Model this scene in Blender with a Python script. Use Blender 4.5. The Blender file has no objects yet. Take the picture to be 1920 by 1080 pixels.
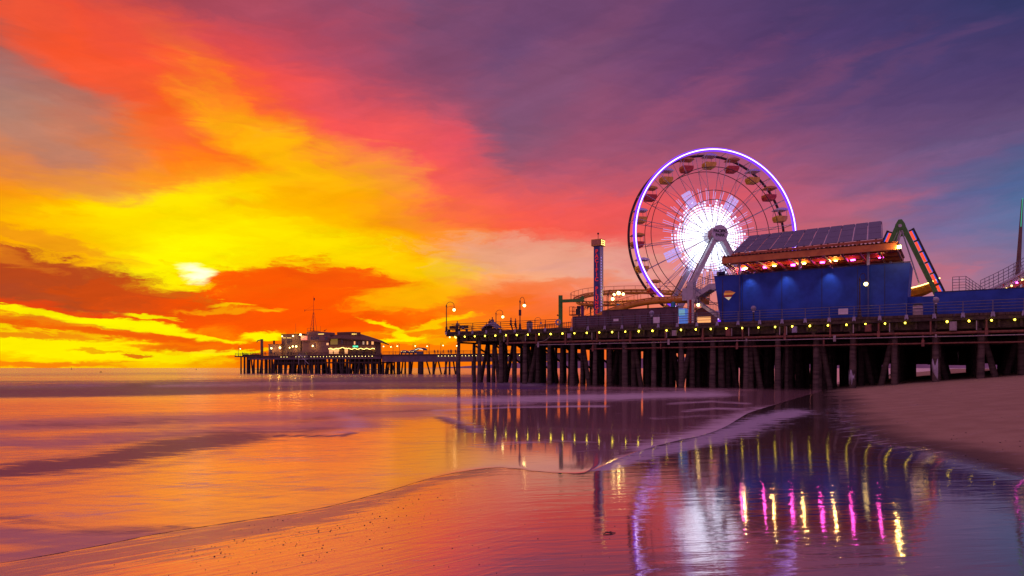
import bpy, bmesh, math, random
import numpy as np
from mathutils import Vector, Matrix, noise as mnoise

scene = bpy.context.scene
COL = scene.collection
R = math.radians

# ------------------------------------------------------------------ camera
FPX, CX, HZ, EYE = 1280.0, 960.0, 690.0, 2.4      # focal length in px of a 1920 wide frame, horizon row, eye height
cam_d = bpy.data.cameras.new("camera")
cam_d.sensor_width = 36.0
cam_d.lens = 36.0 * FPX / 1920.0
cam_d.shift_y = (HZ - 540.0) / 1920.0
cam_d.clip_start = 0.1
cam_d.clip_end = 40000.0
cam = bpy.data.objects.new("camera", cam_d)
COL.objects.link(cam)
cam.location = (0, 0, EYE)
cam.rotation_euler = (R(90), 0, 0)
scene.camera = cam
scene.view_settings.view_transform = 'Standard'
scene.view_settings.look = 'None'
scene.view_settings.exposure = 0.0
scene.view_settings.gamma = 1.0
scene.cycles.use_denoising = True
scene.cycles.max_bounces = 8
scene.cycles.sample_clamp_indirect = 6.0
scene.cycles.caustics_reflective = False
scene.cycles.caustics_refractive = False

def lin(c):
    c = c / 255.0
    return c / 12.92 if c <= 0.04045 else ((c + 0.055) / 1.055) ** 2.4
def srgb(r, g, b, k=1.0):
    return (lin(r) * k, lin(g) * k, lin(b) * k, 1.0)

# ------------------------------------------------------------------ node helpers
class NT:
    def __init__(self, tree):
        self.t = tree
    def n(self, kind, **kw):
        nd = self.t.nodes.new(kind)
        for k, v in kw.items():
            setattr(nd, k, v)
        return nd
    def put(self, sock, v):
        if isinstance(v, bpy.types.NodeSocket):
            self.t.links.new(v, sock)
        elif v is not None:
            sock.default_value = v
    def math(self, op, a, b=None, c=None, clamp=False):
        nd = self.n('ShaderNodeMath', operation=op, use_clamp=clamp)
        for i, v in enumerate((a, b, c)):
            if v is not None:
                self.put(nd.inputs[i], v)
        return nd.outputs[0]
    def vmath(self, op, a, b=None, scale=None):
        nd = self.n('ShaderNodeVectorMath', operation=op)
        self.put(nd.inputs[0], a)
        if b is not None:
            self.put(nd.inputs[1], b)
        if scale is not None:
            self.put(nd.inputs['Scale'], scale)
        return nd.outputs['Value'] if op in ('LENGTH', 'DOT_PRODUCT') else nd.outputs[0]
    def comb(self, x, y, z=0.0):
        nd = self.n('ShaderNodeCombineXYZ')
        for i, v in enumerate((x, y, z)):
            self.put(nd.inputs[i], v)
        return nd.outputs[0]
    def sep(self, v):
        nd = self.n('ShaderNodeSeparateXYZ')
        self.put(nd.inputs[0], v)
        return nd.outputs
    def noise(self, vec, scale=1.0, detail=4.0, rough=0.55, dist=0.0, color=False):
        nd = self.n('ShaderNodeTexNoise')
        self.put(nd.inputs['Vector'], vec)
        nd.inputs['Scale'].default_value = scale
        nd.inputs['Detail'].default_value = detail
        nd.inputs['Roughness'].default_value = rough
        nd.inputs['Distortion'].default_value = dist
        return nd.outputs['Color' if color else 'Fac']
    def maprange(self, v, a, b, c=0.0, d=1.0, smooth=True):
        nd = self.n('ShaderNodeMapRange')
        nd.interpolation_type = 'SMOOTHSTEP' if smooth else 'LINEAR'
        self.put(nd.inputs[0], v)
        for i, x in enumerate((a, b, c, d)):
            self.put(nd.inputs[i + 1], x)
        return nd.outputs[0]
    def mix(self, f, a, b, mode='MIX'):
        nd = self.n('ShaderNodeMix', data_type='RGBA', blend_type=mode)
        nd.clamp_factor = True
        self.put(nd.inputs[0], f)
        self.put(nd.inputs[6], a)
        self.put(nd.inputs[7], b)
        return nd.outputs[2]
    def fmix(self, f, a, b):
        nd = self.n('ShaderNodeMix', data_type='FLOAT')
        self.put(nd.inputs[0], f)
        self.put(nd.inputs[2], a)
        self.put(nd.inputs[3], b)
        return nd.outputs[0]
    def mapping(self, vec, loc=(0, 0, 0), rot=(0, 0, 0), scale=(1, 1, 1), kind='TEXTURE'):
        nd = self.n('ShaderNodeMapping', vector_type=kind)
        self.put(nd.inputs['Vector'], vec)
        nd.inputs['Location'].default_value = loc
        nd.inputs['Rotation'].default_value = rot
        nd.inputs['Scale'].default_value = scale
        return nd.outputs[0]

def azel(px, py):
    """direction (degrees) in which a photograph pixel lies"""
    dx, dz = px - CX, HZ - py
    return math.degrees(math.atan2(dx, FPX)), math.degrees(math.atan2(dz, math.hypot(FPX, dx)))

# ------------------------------------------------------------------ sky
SKY_X = [0, 160, 320, 480, 640, 800, 960, 1120, 1280, 1440, 1600, 1760, 1920]
SKY = [
 (0,   "150,70,80 190,75,72 165,70,85 172,75,95 150,75,105 120,75,110 108,70,110 112,70,110 98,65,110 83,60,106 72,58,104 58,54,100 44,50,95"),
 (60,  "215,82,62 238,80,54 210,75,72 212,75,85 172,75,100 140,75,106 115,75,114 118,75,114 104,66,110 90,61,108 77,59,108 64,57,105 50,55,100"),
 (130, "172,92,84 245,85,48 252,85,50 246,80,72 225,80,90 168,80,105 124,80,115 138,78,112 115,70,114 100,66,110 85,64,111 74,61,110 64,58,106"),
 (200, "168,118,112 186,110,94 253,96,30 253,88,52 250,84,82 203,84,100 135,85,115 150,81,112 130,76,115 115,72,115 100,70,115 88,66,112 80,62,110"),
 (270, "186,134,110 198,122,96 253,118,10 254,124,8 252,98,66 246,86,88 152,85,110 160,85,114 164,85,114 148,82,118 124,80,120 105,78,122 98,76,118"),
 (340, "226,130,70 218,126,82 252,146,36 255,190,0 254,152,8 251,100,72 236,92,86 196,90,108 210,90,105 190,90,115 150,90,125 115,94,135 86,95,140"),
 (400, "252,150,18 255,176,0 255,214,0 255,200,0 255,200,0 254,134,18 250,98,66 242,90,82 226,90,94 195,90,114 165,95,120 125,100,145 82,104,150"),
 (450, "254,172,0 255,200,0 255,232,0 255,220,0 255,206,0 255,172,8 236,152,118 236,130,118 230,102,100 200,100,115 165,105,130 126,106,150 96,110,155"),
 (500, "250,160,8 252,180,5 255,240,10 255,206,0 255,180,4 255,196,4 250,166,108 236,168,150 225,140,138 202,112,126 186,106,126 160,110,140 122,110,150"),
 (550, "240,130,10 245,140,10 254,190,5 250,130,8 252,130,8 253,122,10 250,110,46 246,120,84 226,130,120 202,120,130 190,110,126 176,115,134 140,110,145"),
 (600, "254,205,0 252,170,5 252,140,8 250,96,5 250,92,4 253,150,5 253,112,18 252,106,36 246,122,78 215,120,110 192,112,126 176,115,134 145,112,142"),
 (640, "255,225,0 254,200,0 254,160,0 252,112,0 252,118,4 254,138,5 253,118,14 250,108,34 240,118,78 210,118,112 186,112,124 170,112,132 145,112,140"),
 (684, "254,190,0 254,196,0 255,200,0 252,112,5 252,112,5 253,125,6 251,118,14 246,108,40 225,110,80 200,112,110 180,110,122 165,110,130 142,110,138"),
]
# cloud bodies: px, py, half length, half height, tilt (deg, + rises to the right), softness, strength, colour
CLOUDS = [
 # the high veil on the left: grey gaps and red/orange sweeps
 (-20, 215, 150, 70, -32, .9, .45, (168,122,116)),
 (120, 290, 120, 36, -25, .9, .5, (186,128,108)),
 (190, 125, 280, 36, -26, .9, .7, (250,84,44)),
 (420, 130, 190, 60, -20, 1., .35, (250,84,60)),
 (340, 250, 110, 40, -10, .9, .6, (253,112,28)),
 (520, 240, 200, 45, -30, .9, .6, (255,122,4)),
 (335, 245, 70, 28, 5, .9, .5, (252,104,66)),
 (560, 300, 190, 40, -28, .9, .75, (255,196,0)),
 (720, 250, 170, 60, -25, 1., .5, (253,88,84)),
 (860, 270, 60, 40, -30, .9, .6, (255,82,90)),
 (400, 355, 150, 22, 14, .8, .75, (255,222,0)),
 (300, 385, 160, 18, 14, .8, .7, (255,232,0)),
 (250, 330, 170, 20, 10, .9, .6, (253,150,30)),
 (700, 330, 100, 40, -24, .9, .55, (255,190,0)),
 (640, 400, 180, 40, -12, 1., .5, (255,180,0)),
 (560, 450, 160, 30, -8, .9, .6, (255,232,0)),
 (400, 440, 260, 36, -2, 1., .5, (255,232,0)),
 (760, 420, 130, 26, -18, .9, .6, (255,140,12)),
 (760, 500, 120, 28, 0, .9, .5, (255,215,0)),
 (860, 440, 120, 22, -14, .8, .4, (252,150,60)),
 (1020, 480, 200, 36, -4, .9, .65, (236,168,140)),
 (1130, 390, 230, 26, 4, .9, .45, (252,84,76)),
 (1010, 540, 130, 16, 6, .8, .55, (250,110,40)),
 (1240, 480, 180, 26, 4, .9, .35, (225,150,150)),
 (1150, 330, 170, 26, 6, .9, .4, (214,86,98)),
 (1330, 235, 260, 20, 17, .9, .45, (160,82,112)),
 (1180, 240, 240, 26, 22, .9, .4, (170,82,110)),
 (1540, 190, 260, 14, 14, .9, .35, (124,74,112)),
 (1640, 330, 220, 16, 10, .9, .35, (170,90,125)),
 (1560, 385, 170, 14, 6, .9, .45, (196,96,122)),
 (1790, 300, 200, 24, 8, .9, .4, (92,90,140)),
 (1850, 350, 130, 20, 4, .9, .45, (80,98,150)),
 (1480, 440, 120, 18, 4, .9, .4, (214,96,104)),
 (1740, 520, 90, 14, 2, .9, .5, (196,104,120)),
 (1050, 120, 260, 30, 30, 1., .3, (146,80,112)),
 (820, 90, 220, 40, 26, 1., .35, (132,74,108)),
 (1000, 200, 150, 30, 32, 1., .35, (128,84,118)),
 (600, 60, 200, 30, 10, 1., .35, (196,74,92)),
 # glow round the hidden sun
 (366, 512, 110, 50, 0, 1., .8, (255,246,0)),
 # dark low bank
 (70, 536, 300, 56, -10, .5, .97, (180,70,32)),
 (-40, 500, 140, 40, -12, .6, .9, (176,70,36)),
 (150, 528, 210, 40, -10, .6, .9, (186,72,28)),
 (300, 562, 190, 34, -5, .6, .9, (206,74,18)),
 (120, 582, 260, 14, -4, .7, .75, (244,66,8)),
 (-20, 470, 120, 12, -14, .8, .8, (222,118,26)),
 (120, 462, 130, 10, -12, .8, .6, (236,140,22)),
 (470, 520, 90, 24, 6, .7, .8, (240,96,10)),
 (560, 545, 190, 44, 0, .6, .92, (252,84,4)),
 (650, 530, 110, 24, -6, .7, .85, (246,84,8)),
 (500, 600, 240, 30, -2, .7, .85, (250,82,4)),
 (650, 590, 170, 34, -4, .7, .75, (254,84,2)),
 (350, 640, 230, 14, -5, .7, .75, (248,98,6)),
 (570, 640, 190, 22, 0, .7, .6, (254,104,2)),
 (690, 660, 170, 18, 2, .8, .5, (254,112,4)),
 (850, 570, 150, 24, 2, .8, .55, (253,112,10)),
 # bright slits
 (130, 590, 190, 7, -5, .7, .95, (255,240,0)),
 (230, 604, 130, 8, -4, .8, .95, (255,246,0)),
 (290, 590, 40, 5, 0, .8, .9, (255,244,0)),
 (340, 624, 130, 6, -8, .8, .9, (255,244,0)),
 (80, 645, 240, 22, -2, .6, .95, (255,238,0)),
 (260, 668, 180, 12, -1, .7, .9, (255,238,0)),
 (430, 662, 80, 5, 2, .8, .9, (255,242,0)),
 (390, 658, 50, 4, 0, .8, .8, (255,236,20)),
 (500, 632, 60, 8, 3, .8, .95, (255,246,0)),
 (420, 578, 80, 5, 2, .8, .7, (255,170,6)),
 (440, 568, 40, 4, 2, .8, .8, (255,200,4)),
 (505, 580, 30, 4, 6, .8, .7, (255,186,8)),
 (770, 560, 110, 22, 8, .8, .55, (255,206,0)),
 (740, 622, 60, 5, -18, .8, .9, (255,236,0)),
 (720, 640, 90, 5, 6, .8, .9, (255,240,0)),
 (800, 610, 90, 7, 12, .8, .75, (255,214,0)),
 (820, 640, 80, 6, 4, .8, .5, (255,190,0)),
 # dark slivers over the yellow
 (60, 602, 110, 9, -3, .7, .85, (240,110,14)),
 (200, 622, 190, 8, -4, .7, .92, (242,92,8)),
 (60, 626, 110, 6, -3, .8, .8, (240,110,14)),
 (330, 650, 80, 5, -2, .7, .85, (240,100,8)),
 (262, 663, 26, 3.5, 0, .6, .95, (228,110,14)),
 (200, 656, 60, 3, 0, .8, .7, (240,140,10)),
 (60, 684, 170, 6, -1, .8, .85, (248,120,10)),
 (200, 681, 90, 3, 3, .8, .6, (246,130,10)),
]
SUN_AZ, SUN_EL = azel(366, 514)

world = bpy.data.worlds.new("World")
scene.world = world
world.use_nodes = True
wt = world.node_tree
wt.nodes.clear()
W = NT(wt)
tc = W.n('ShaderNodeTexCoord')
D = tc.outputs['Generated']
dx, dy, dz = W.sep(D)
az = W.math('MULTIPLY', W.math('ARCTAN2', dx, dy), 57.29578)
el = W.math('MULTIPLY', W.math('ARCSINE', dz), 57.29578)
# wispy warp of the sky coordinates, longer along the horizon than up
p0 = W.comb(W.math('MULTIPLY', az, 0.055), W.math('MULTIPLY', el, 0.15), 0.0)
nz1 = W.noise(p0, 1.0, 3.0, 0.5, 0.4, True)
p1 = W.comb(W.math('MULTIPLY', az, 0.16), W.math('MULTIPLY', el, 0.62), 3.1)
nz2 = W.noise(p1, 1.0, 6.0, 0.6, 0.6, True)
w1 = W.vmath('SUBTRACT', nz1, (0.5, 0.5, 0.5))
w2 = W.vmath('SUBTRACT', nz2, (0.5, 0.5, 0.5))
p2 = W.comb(W.math('MULTIPLY', az, 0.55), W.math('MULTIPLY', el, 1.7), 7.7)
nz3 = W.noise(p2, 1.0, 5.0, 0.62, 0.3, True)
w3 = W.vmath('SUBTRACT', nz3, (0.5, 0.5, 0.5))
# calmer towards the horizon, where the bands lie flat
calm = W.maprange(el, 0.0, 14.0, 0.30, 1.0)
calm2 = W.maprange(el, 0.0, 12.0, 0.55, 1.0)
wv = W.vmath('ADD', W.vmath('SCALE', W.vmath('MULTIPLY', w1, (5.0, 3.0, 0.0)), scale=calm),
             W.vmath('ADD', W.vmath('SCALE', W.vmath('MULTIPLY', w2, (6.0, 2.8, 0.0)), scale=calm2), W.vmath('MULTIPLY', w3, (2.0, .9, 0.0))))
AE = W.vmath('ADD', W.comb(az, el, 0.0), wv)
wa, we, _ = W.sep(AE)
AZ0, AZ1 = azel(-1, HZ)[0], azel(1921, HZ)[0]
tpos = W.maprange(wa, AZ0, AZ1, 0.0, 1.0, smooth=False)
col = None
prev = None
for py, row in reversed(SKY):
    cols = [tuple(int(q) for q in c.split(',')) for c in row.split()]
    rp = W.n('ShaderNodeValToRGB')
    cr = rp.color_ramp
    cr.interpolation = 'LINEAR'
    for i, (x, c) in enumerate(zip(SKY_X, cols)):
        t = (azel(x, HZ)[0] - AZ0) / (AZ1 - AZ0)
        e = cr.elements[0] if i == 0 else (cr.elements[-1] if i == len(cols) - 1 else cr.elements.new(t))
        e.position = min(max(t, 0), 1)
        e.color = srgb(*c)
    W.put(rp.inputs[0], tpos)
    e_here = math.degrees(math.atan2(HZ - py, FPX * 1.1))
    if col is None:
        col = rp.outputs[0]
    else:
        col = W.mix(W.maprange(we, prev, e_here, smooth=False), col, rp.outputs[0])
    prev = e_here
def oval(ca, ce, ra, rb, tilt):
    c, q = math.cos(R(tilt)), math.sin(R(tilt))
    u = W.math('SUBTRACT', W.vmath('DOT_PRODUCT', AE, (c / ra, q / ra, 0)), (ca * c + ce * q) / ra)
    v = W.math('SUBTRACT', W.vmath('DOT_PRODUCT', AE, (-q / rb, c / rb, 0)), (-ca * q + ce * c) / rb)
    return W.math('SQRT', W.math('MULTIPLY_ADD', u, u, W.math('MULTIPLY', v, v)))
p4 = W.vmath('MULTIPLY', AE, (0.20, 1.05, 0.0))
rgn = W.noise(p4, 1.0, 7.0, 0.66, 0.5)
rag = W.maprange(rgn, 0.2, 0.8, -0.65, 0.65, False)
rag2 = W.maprange(W.noise(W.mapping(AE, (0, 0, 0), (0, 0, R(-14)), (8.0, 3.0, 1.0)), 1.0, 6.0, 0.6, 0.5), 0.2, 0.8, -0.5, 0.5, False)
# cloud bodies
for (px, py, a, b, tilt, soft, stren, c) in CLOUDS:
    ca, ce = azel(px, py)
    k = 57.2958 / FPX
    ka = k * math.cos(R(ca)) ** 2
    ke = k * math.cos(R(ca))
    ln = oval(ca, ce, a * ka, b * ke, tilt)
    if py > 440:                                                # low cloud: ragged, crisper rims
        ln = W.math('ADD', ln, rag)
        soft *= .62
    else:
        ln = W.math('ADD', ln, rag2)
    f = W.maprange(ln, 1.0 + soft * .75, 1.0 - soft, 0.0, stren)
    col = W.mix(f, col, srgb(*c))
# fine streaks in the high veil
ps = W.mapping(W.comb(az, el, 0.0), (0, 0, 0), (0, 0, R(18)), (14.0, 1.7, 1.0))
st = W.noise(ps, 1.0, 5.0, 0.55, 0.5)
ps2 = W.mapping(AE, (0, 0, 0), (0, 0, R(-6)), (5.0, 1.0, 1.0))
st2 = W.noise(ps2, 1.0, 5.0, 0.6, 0.4)
sfac = W.math('ADD', W.maprange(st, 0.25, 0.75, 0.93, 1.08, False), W.maprange(st2, 0.25, 0.75, -0.06, 0.06, False))
col = W.vmath('MULTIPLY', col, W.comb(sfac, sfac, sfac))
# sun behind the cloud: a soft hot core
hot = W.maprange(oval(SUN_AZ, SUN_EL, .95, .45, -8), 1.6, 0.1, 0.0, 1.0)
col = W.mix(hot, col, (1.5, 1.35, 0.75, 1.0))
# behind the camera and overhead: dusk blue-violet
sky = W.n('ShaderNodeTexSky', sky_type='NISHITA')
sky.sun_disc = False
sky.sun_elevation = R(SUN_EL)
sky.sun_rotation = R(SUN_AZ)
dusk = W.mix(1.0, W.mix(1.0, sky.outputs[0], (0.05, 0.032, 0.045, 1), 'MULTIPLY'), srgb(172, 112, 158), 'ADD')
back = W.maprange(W.math('ABSOLUTE', az), 42.0, 105.0)
top = W.maprange(el, 27.0, 62.0)
col = W.mix(W.math('MAXIMUM', back, top), col, dusk)
bg = W.n('ShaderNodeBackground')
W.put(bg.inputs[0], col)
bg.inputs[1].default_value = 1.0
out = W.n('ShaderNodeOutputWorld')
wt.links.new(bg.outputs[0], out.inputs[0])
world.cycles.sampling_method = 'MANUAL'
world.cycles.sample_map_resolution = 1024

# ------------------------------------------------------------------ sun (veiled by cloud, low and warm)
sun_d = bpy.data.lights.new("sun", 'SUN')
sun_d.energy = 0.03
sun_d.angle = R(30)
sun_d.color = (1.0, 0.62, 0.25)
sun = bpy.data.objects.new("sun", sun_d)
COL.objects.link(sun)
sd = Vector((math.sin(R(SUN_AZ)) * math.cos(R(SUN_EL)), math.cos(R(SUN_AZ)) * math.cos(R(SUN_EL)), math.sin(R(SUN_EL))))
sun.rotation_euler = sd.to_track_quat('Z', 'Y').to_euler()
sun.location = sd * 200

# ------------------------------------------------------------------ ground: beach and sea
def ground(px, py, z=0.0):
    y = (EYE - z) * FPX / (py - HZ)
    return ((px - CX) / FPX * y, y)

def poly_dist(P, poly):
    """unsigned distance of points P (n,2) to a polyline"""
    best = np.full(len(P), 1e9)
    for a, b in zip(poly[:-1], poly[1:]):
        a = np.array(a); b = np.array(b)
        ab = b - a
        t = np.clip(((P - a) @ ab) / max(ab @ ab, 1e-9), 0, 1)
        best = np.minimum(best, np.hypot(*(P - (a + t[:, None] * ab)).T))
    return best

def catmull(pts, n=12):
    out = []
    P = [pts[0]] + list(pts) + [pts[-1]]
    for i in range(1, len(P) - 2):
        p0, p1, p2, p3 = (np.array(P[j], float) for j in (i - 1, i, i + 1, i + 2))
        for k in range(n):
            t = k / n
            out.append(0.5 * ((2 * p1) + (-p0 + p2) * t + (2 * p0 - 5 * p1 + 4 * p2 - p3) * t * t + (-p0 + 3 * p1 - 3 * p2 + p3) * t ** 3))
    out.append(np.array(pts[-1], float))
    return np.array(out)

# shoreline of the dry sand (right of it the beach climbs)
SHORE = [(11.6, 2.0), (11.3, 9.0), (11.2, 15.0), (11.1, 19.2), (12.0, 24.0), (14.6, 31.0), (19.5, 42.0), (26.0, 57.0), (32.4, 71.4),
         (50.0, 105.0), (110.0, 200.0), (300.0, 450.0), (1500.0, 1800.0), (9000.0, 9500.0)]
SHORE_C = catmull(SHORE, 8)
def shore_x(y):
    return np.interp(y, SHORE_C[:, 1], SHORE_C[:, 0])
def sand_rise(x, y):
    """height of the beach: flat wet apron, then a 1:10 foreshore"""
    d = (x - shore_x(y)) * 0.88
    d = np.maximum(d + 1.0, 0)
    soft = np.where(d < 2.0, d * d / 4.0, d - 1.0)
    return np.minimum(soft * 0.10, 2.1 + 0.002 * d)

def sheet(name, verts, nr, nc, attrs, m, smooth=True):
    idx = np.arange(nr * nc).reshape(nr, nc)
    quads = np.stack([idx[:-1, :-1], idx[:-1, 1:], idx[1:, 1:], idx[1:, :-1]], -1).reshape(-1, 4)
    me = bpy.data.meshes.new(name)
    me.vertices.add(len(verts)); me.vertices.foreach_set('co', verts.astype(np.float32).ravel())
    me.loops.add(quads.size); me.loops.foreach_set('vertex_index', quads.ravel().astype(np.int32))
    me.polygons.add(len(quads)); me.polygons.foreach_set('loop_start', np.arange(0, quads.size, 4, dtype=np.int32))
    me.update(calc_edges=True); me.validate()
    if smooth:
        me.polygons.foreach_set('use_smooth', np.ones(len(quads), dtype=bool))
    for an, av in attrs.items():
        a = me.attributes.new(an, 'FLOAT', 'POINT')
        a.data.foreach_set('value', av.astype(np.float32).ravel())
    o = bpy.data.objects.new(name, me)
    COL.objects.link(o)
    me.materials.append(m)
    o['kind'] = 'structure'
    return o

def new_mat(name):
    m = bpy.data.materials.new(name)
    m.use_nodes = True
    m.node_tree.nodes.clear()
    T = NT(m.node_tree)
    o = T.n('ShaderNodeOutputMaterial')
    return m, T, o.inputs[0]

def attr(T, name):
    return T.n('ShaderNodeAttribute', attribute_name=name).outputs['Fac']

# wet and dry sand
m_sand, T, surf = new_mat('beach_sand')
pos = T.n('ShaderNodeNewGeometry').outputs['Position']
dry_a = attr(T, 'dry')
wob = T.noise(pos, 0.35, 4.0, 0.55)
drysum = T.math('ADD', dry_a, T.maprange(wob, 0.3, 0.7, -0.5, 0.5, False))
dryf = T.maprange(drysum, -0.1, 0.8)
damp = T.maprange(drysum, 0.3, 2.4)
grain = T.noise(pos, 55.0, 3.0, 0.7)
patch = T.noise(pos, 0.8, 5.0, 0.6)
sandc = T.mix(T.maprange(patch, 0.3, 0.7), (0.36, 0.245, 0.165, 1), (0.44, 0.31, 0.21, 1))
sandc = T.mix(T.maprange(grain, 0.35, 0.75, 0.0, 0.35), sandc, (0.14, 0.10, 0.08, 1))
wetc = T.mix(T.maprange(grain, 0.4, 0.8, 0, 0.6), T.mix(attr(T, 'blur'), (0.11, 0.078, 0.07, 1), (0.42, 0.27, 0.27, 1)), (0.06, 0.042, 0.036, 1))
base = T.mix(T.math('MULTIPLY', damp, 1.0), wetc, sandc)
# ripples: long crests lying across the view, finer ones on top
r1 = T.noise(T.mapping(pos, rot=(0, 0, R(8)), scale=(1.3, 0.15, 1.0)), 1.0, 3.0, 0.55, 0.3)
r2 = T.noise(T.mapping(pos, rot=(0, 0, R(-4)), scale=(0.25, 0.045, 1.0)), 1.0, 2.0, 0.5)
r3 = T.noise(T.mapping(pos, rot=(0, 0, R(11)), scale=(1.7, 0.40, 1.0)), 1.0, 2.5, 0.5, 0.5)
rough_a = attr(T, 'ripple')
hgt = T.math('ADD', T.math('MULTIPLY', r1, 0.20), T.math('ADD', T.math('MULTIPLY', r2, 0.075), T.math('MULTIPLY', r3, 0.55)))
hgt = T.math('ADD', hgt, T.math('MULTIPLY', attr(T, 'blur'), T.math('ADD', T.math('MULTIPLY', T.noise(T.mapping(pos, rot=(0, 0, R(43)), scale=(1.6, 0.10, 1)), 1.0, 5.0, 0.62, 0.4), 0.9), T.math('MULTIPLY', grain, 0.12))))
bmp = T.n('ShaderNodeBump')
bmp.inputs['Strength'].default_value = 1.0
T.put(bmp.inputs['Distance'], T.fmix(dryf, T.math('MULTIPLY', rough_a, 0.0075), 0.004))
T.put(bmp.inputs['Height'], T.fmix(dryf, hgt, T.math('ADD', T.math('MULTIPLY', grain, 0.6), T.noise(pos, 2.2, 5.0, 0.6))))
gl = T.n('ShaderNodeBsdfGlossy')
T.put(gl.inputs['Color'], T.mix(attr(T, 'blur'), (.98, .87, .88, 1), (1.0, .52, .50, 1)))
T.put(gl.inputs['Roughness'], T.math('ADD', T.maprange(patch, 0.3, 0.7, 0.035, 0.075), T.math('MULTIPLY', attr(T, 'blur'), 0.13)))
T.put(gl.inputs['Normal'], bmp.outputs[0])
df = T.n('ShaderNodeBsdfDiffuse')
T.put(df.inputs['Color'], base)
T.put(df.inputs['Normal'], bmp.outputs[0])
fr = T.n('ShaderNodeFresnel')
fr.inputs['IOR'].default_value = 1.5
T.put(fr.inputs['Normal'], bmp.outputs[0])
film = T.math('ADD', T.math('MULTIPLY', fr.outputs[0], 0.52), T.fmix(attr(T, 'blur'), 0.35, 0.66), clamp=True)
stk = T.noise(T.mapping(pos, rot=(0, 0, R(43)), scale=(1.6, 0.10, 1)), 1.0, 5.0, 0.62, 0.4)
drain = T.maprange(T.math('ADD', T.math('ADD', attr(T, 'drain'), T.math('MULTIPLY', attr(T, 'blur'), T.maprange(stk, 0.3, 0.72, -0.35, 0.75, False))), T.maprange(T.noise(T.mapping(pos, rot=(0, 0, R(8)), scale=(2.2, 0.35, 1)), 1.0, 5.0, 0.6), 0.3, 0.7, -0.25, 0.25, False)), 0.3, 0.9)
film = T.math('MULTIPLY', film, T.math('SUBTRACT', 1.0, T.math('MULTIPLY', drain, 0.62)))
wetf = T.math('MULTIPLY', film, T.math('SUBTRACT', 1.0, dryf))
spn = T.math('ADD', T.noise(T.mapping(pos, rot=(0, 0, R(20)), scale=(1.3, 0.30, 1)), 1.0, 6.0, 0.7, 0.6), T.math('MULTIPLY', T.noise(T.mapping(pos, rot=(0, 0, R(-10)), scale=(.5, 0.10, 1)), 1.0, 4.0, 0.65), 0.6))
spill_sheen = T.maprange(T.math('ADD', attr(T, 'spill_sheen'), T.maprange(spn, 0.5, 1.1, -0.75, 0.55, False)), 0.15, 0.75, 0.0, 0.85)
T.put(df.inputs['Color'], T.mix(spill_sheen, base, (0.56, 0.52, 0.66, 1)))
wetf = T.math('MULTIPLY', wetf, T.math('SUBTRACT', 1.0, T.math('MULTIPLY', spill_sheen, 0.75)))
ms = T.n('ShaderNodeMixShader')
T.put(ms.inputs[0], wetf)
m_sand.node_tree.links.new(df.outputs[0], ms.inputs[1])
m_sand.node_tree.links.new(gl.outputs[0], ms.inputs[2])
m_sand.node_tree.links.new(ms.outputs[0], surf)

# outline of the thin sheet of sea lying on the wet sand
EDGE_PX = [(-900, 1180), (-500, 1130), (-200, 1085), (0, 1056), (150, 1030), (280, 1004), (400, 984), (480, 972), (560, 960), (640, 944), (720, 922),
           (800, 899), (850, 887), (900, 880), (940, 877), (980, 879), (1020, 885), (1060, 888), (1090, 887), (1120, 878), (1160, 860),
           (1210, 842), (1270, 826), (1320, 815), (1360, 800), (1385, 785), (1410, 772), (1460, 757), (1510, 742), (1540, 733.4)]
edge_w = [ground(*p) for p in EDGE_PX] + [(49.2, 105.0), (109.0, 200.0), (299.0, 450.0), (1499.0, 1800.0), (8990.0, 9500.0)]
EDGE = catmull(edge_w, 14)
rng = random.Random(4)
def wig(p):
    q = Vector((p[0] * .9, p[1] * .5, 0))
    a = mnoise.noise(q) * .16 + mnoise.noise(q * 3.1) * .06
    return (p[0] + a * .8, p[1] + a * (1 + p[1] * .02))
EDGE = np.array([wig(p) if p[1] < 60 else tuple(p) for p in EDGE])

# beach sheet: fan around the viewer out to the horizon
NCa, NRa = 460, 300
ang = np.radians(np.linspace(-100, 100, NCa))
rad = np.concatenate([np.geomspace(2.0, 160, NRa - 24), np.geomspace(175, 22000, 24)])
AA, RR = np.meshgrid(ang, rad)
bx, by = (RR * np.sin(AA)).ravel(), (RR * np.cos(AA)).ravel()
z = sand_rise(bx, by)
# signed-ish distance behind the water edge: bed dips under the sea
ey_at = np.interp(np.arctan2(bx, by), np.arctan2(EDGE[:, 0], EDGE[:, 1]), np.hypot(EDGE[:, 0], EDGE[:, 1]))
sea_d = np.hypot(bx, by) - ey_at
z = np.where(sea_d > 0, np.minimum(z, -0.004 - 0.02 * np.minimum(sea_d, 80)), z)
fold = np.array([mnoise.noise(Vector((x * .22, y * .16, 1.3))) + .5 * mnoise.noise(Vector((x * .7, y * .45, 7.3))) if r < 170 else 0.0 for x, y, r in zip(bx, by, RR.ravel())])
dist_sh = bx - shore_x(by)
z = z + np.where(dist_sh > 0, np.clip(dist_sh / 4, 0, 1) * .05 * fold, 0)
dry = np.where(sea_d > 0, -3, dist_sh * np.interp(by, [5, 20, 60, 90], [.9, .85, .6, .35]))
ppx = CX + FPX * bx / np.maximum(by, .1)
ppy = HZ + FPX * EYE / np.maximum(by, .1)
drain_v = np.exp(-((sea_d + .55) / .75) ** 2) * np.interp(ppx, [100, 500, 900, 1000, 1200], [.75, .9, .6, .25, 0])
rip = np.interp(by, [6, 12, 22, 40, 90], [1.35, 1.2, 1.05, 1.3, 1.6])
rip = rip * np.interp(ppx, [200, 800, 1100, 1900], [.55, .7, 1.0, 1.0])
spill_sheen_v = np.zeros(len(bx))
okm = (by > 4) & (by < 80)
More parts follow.
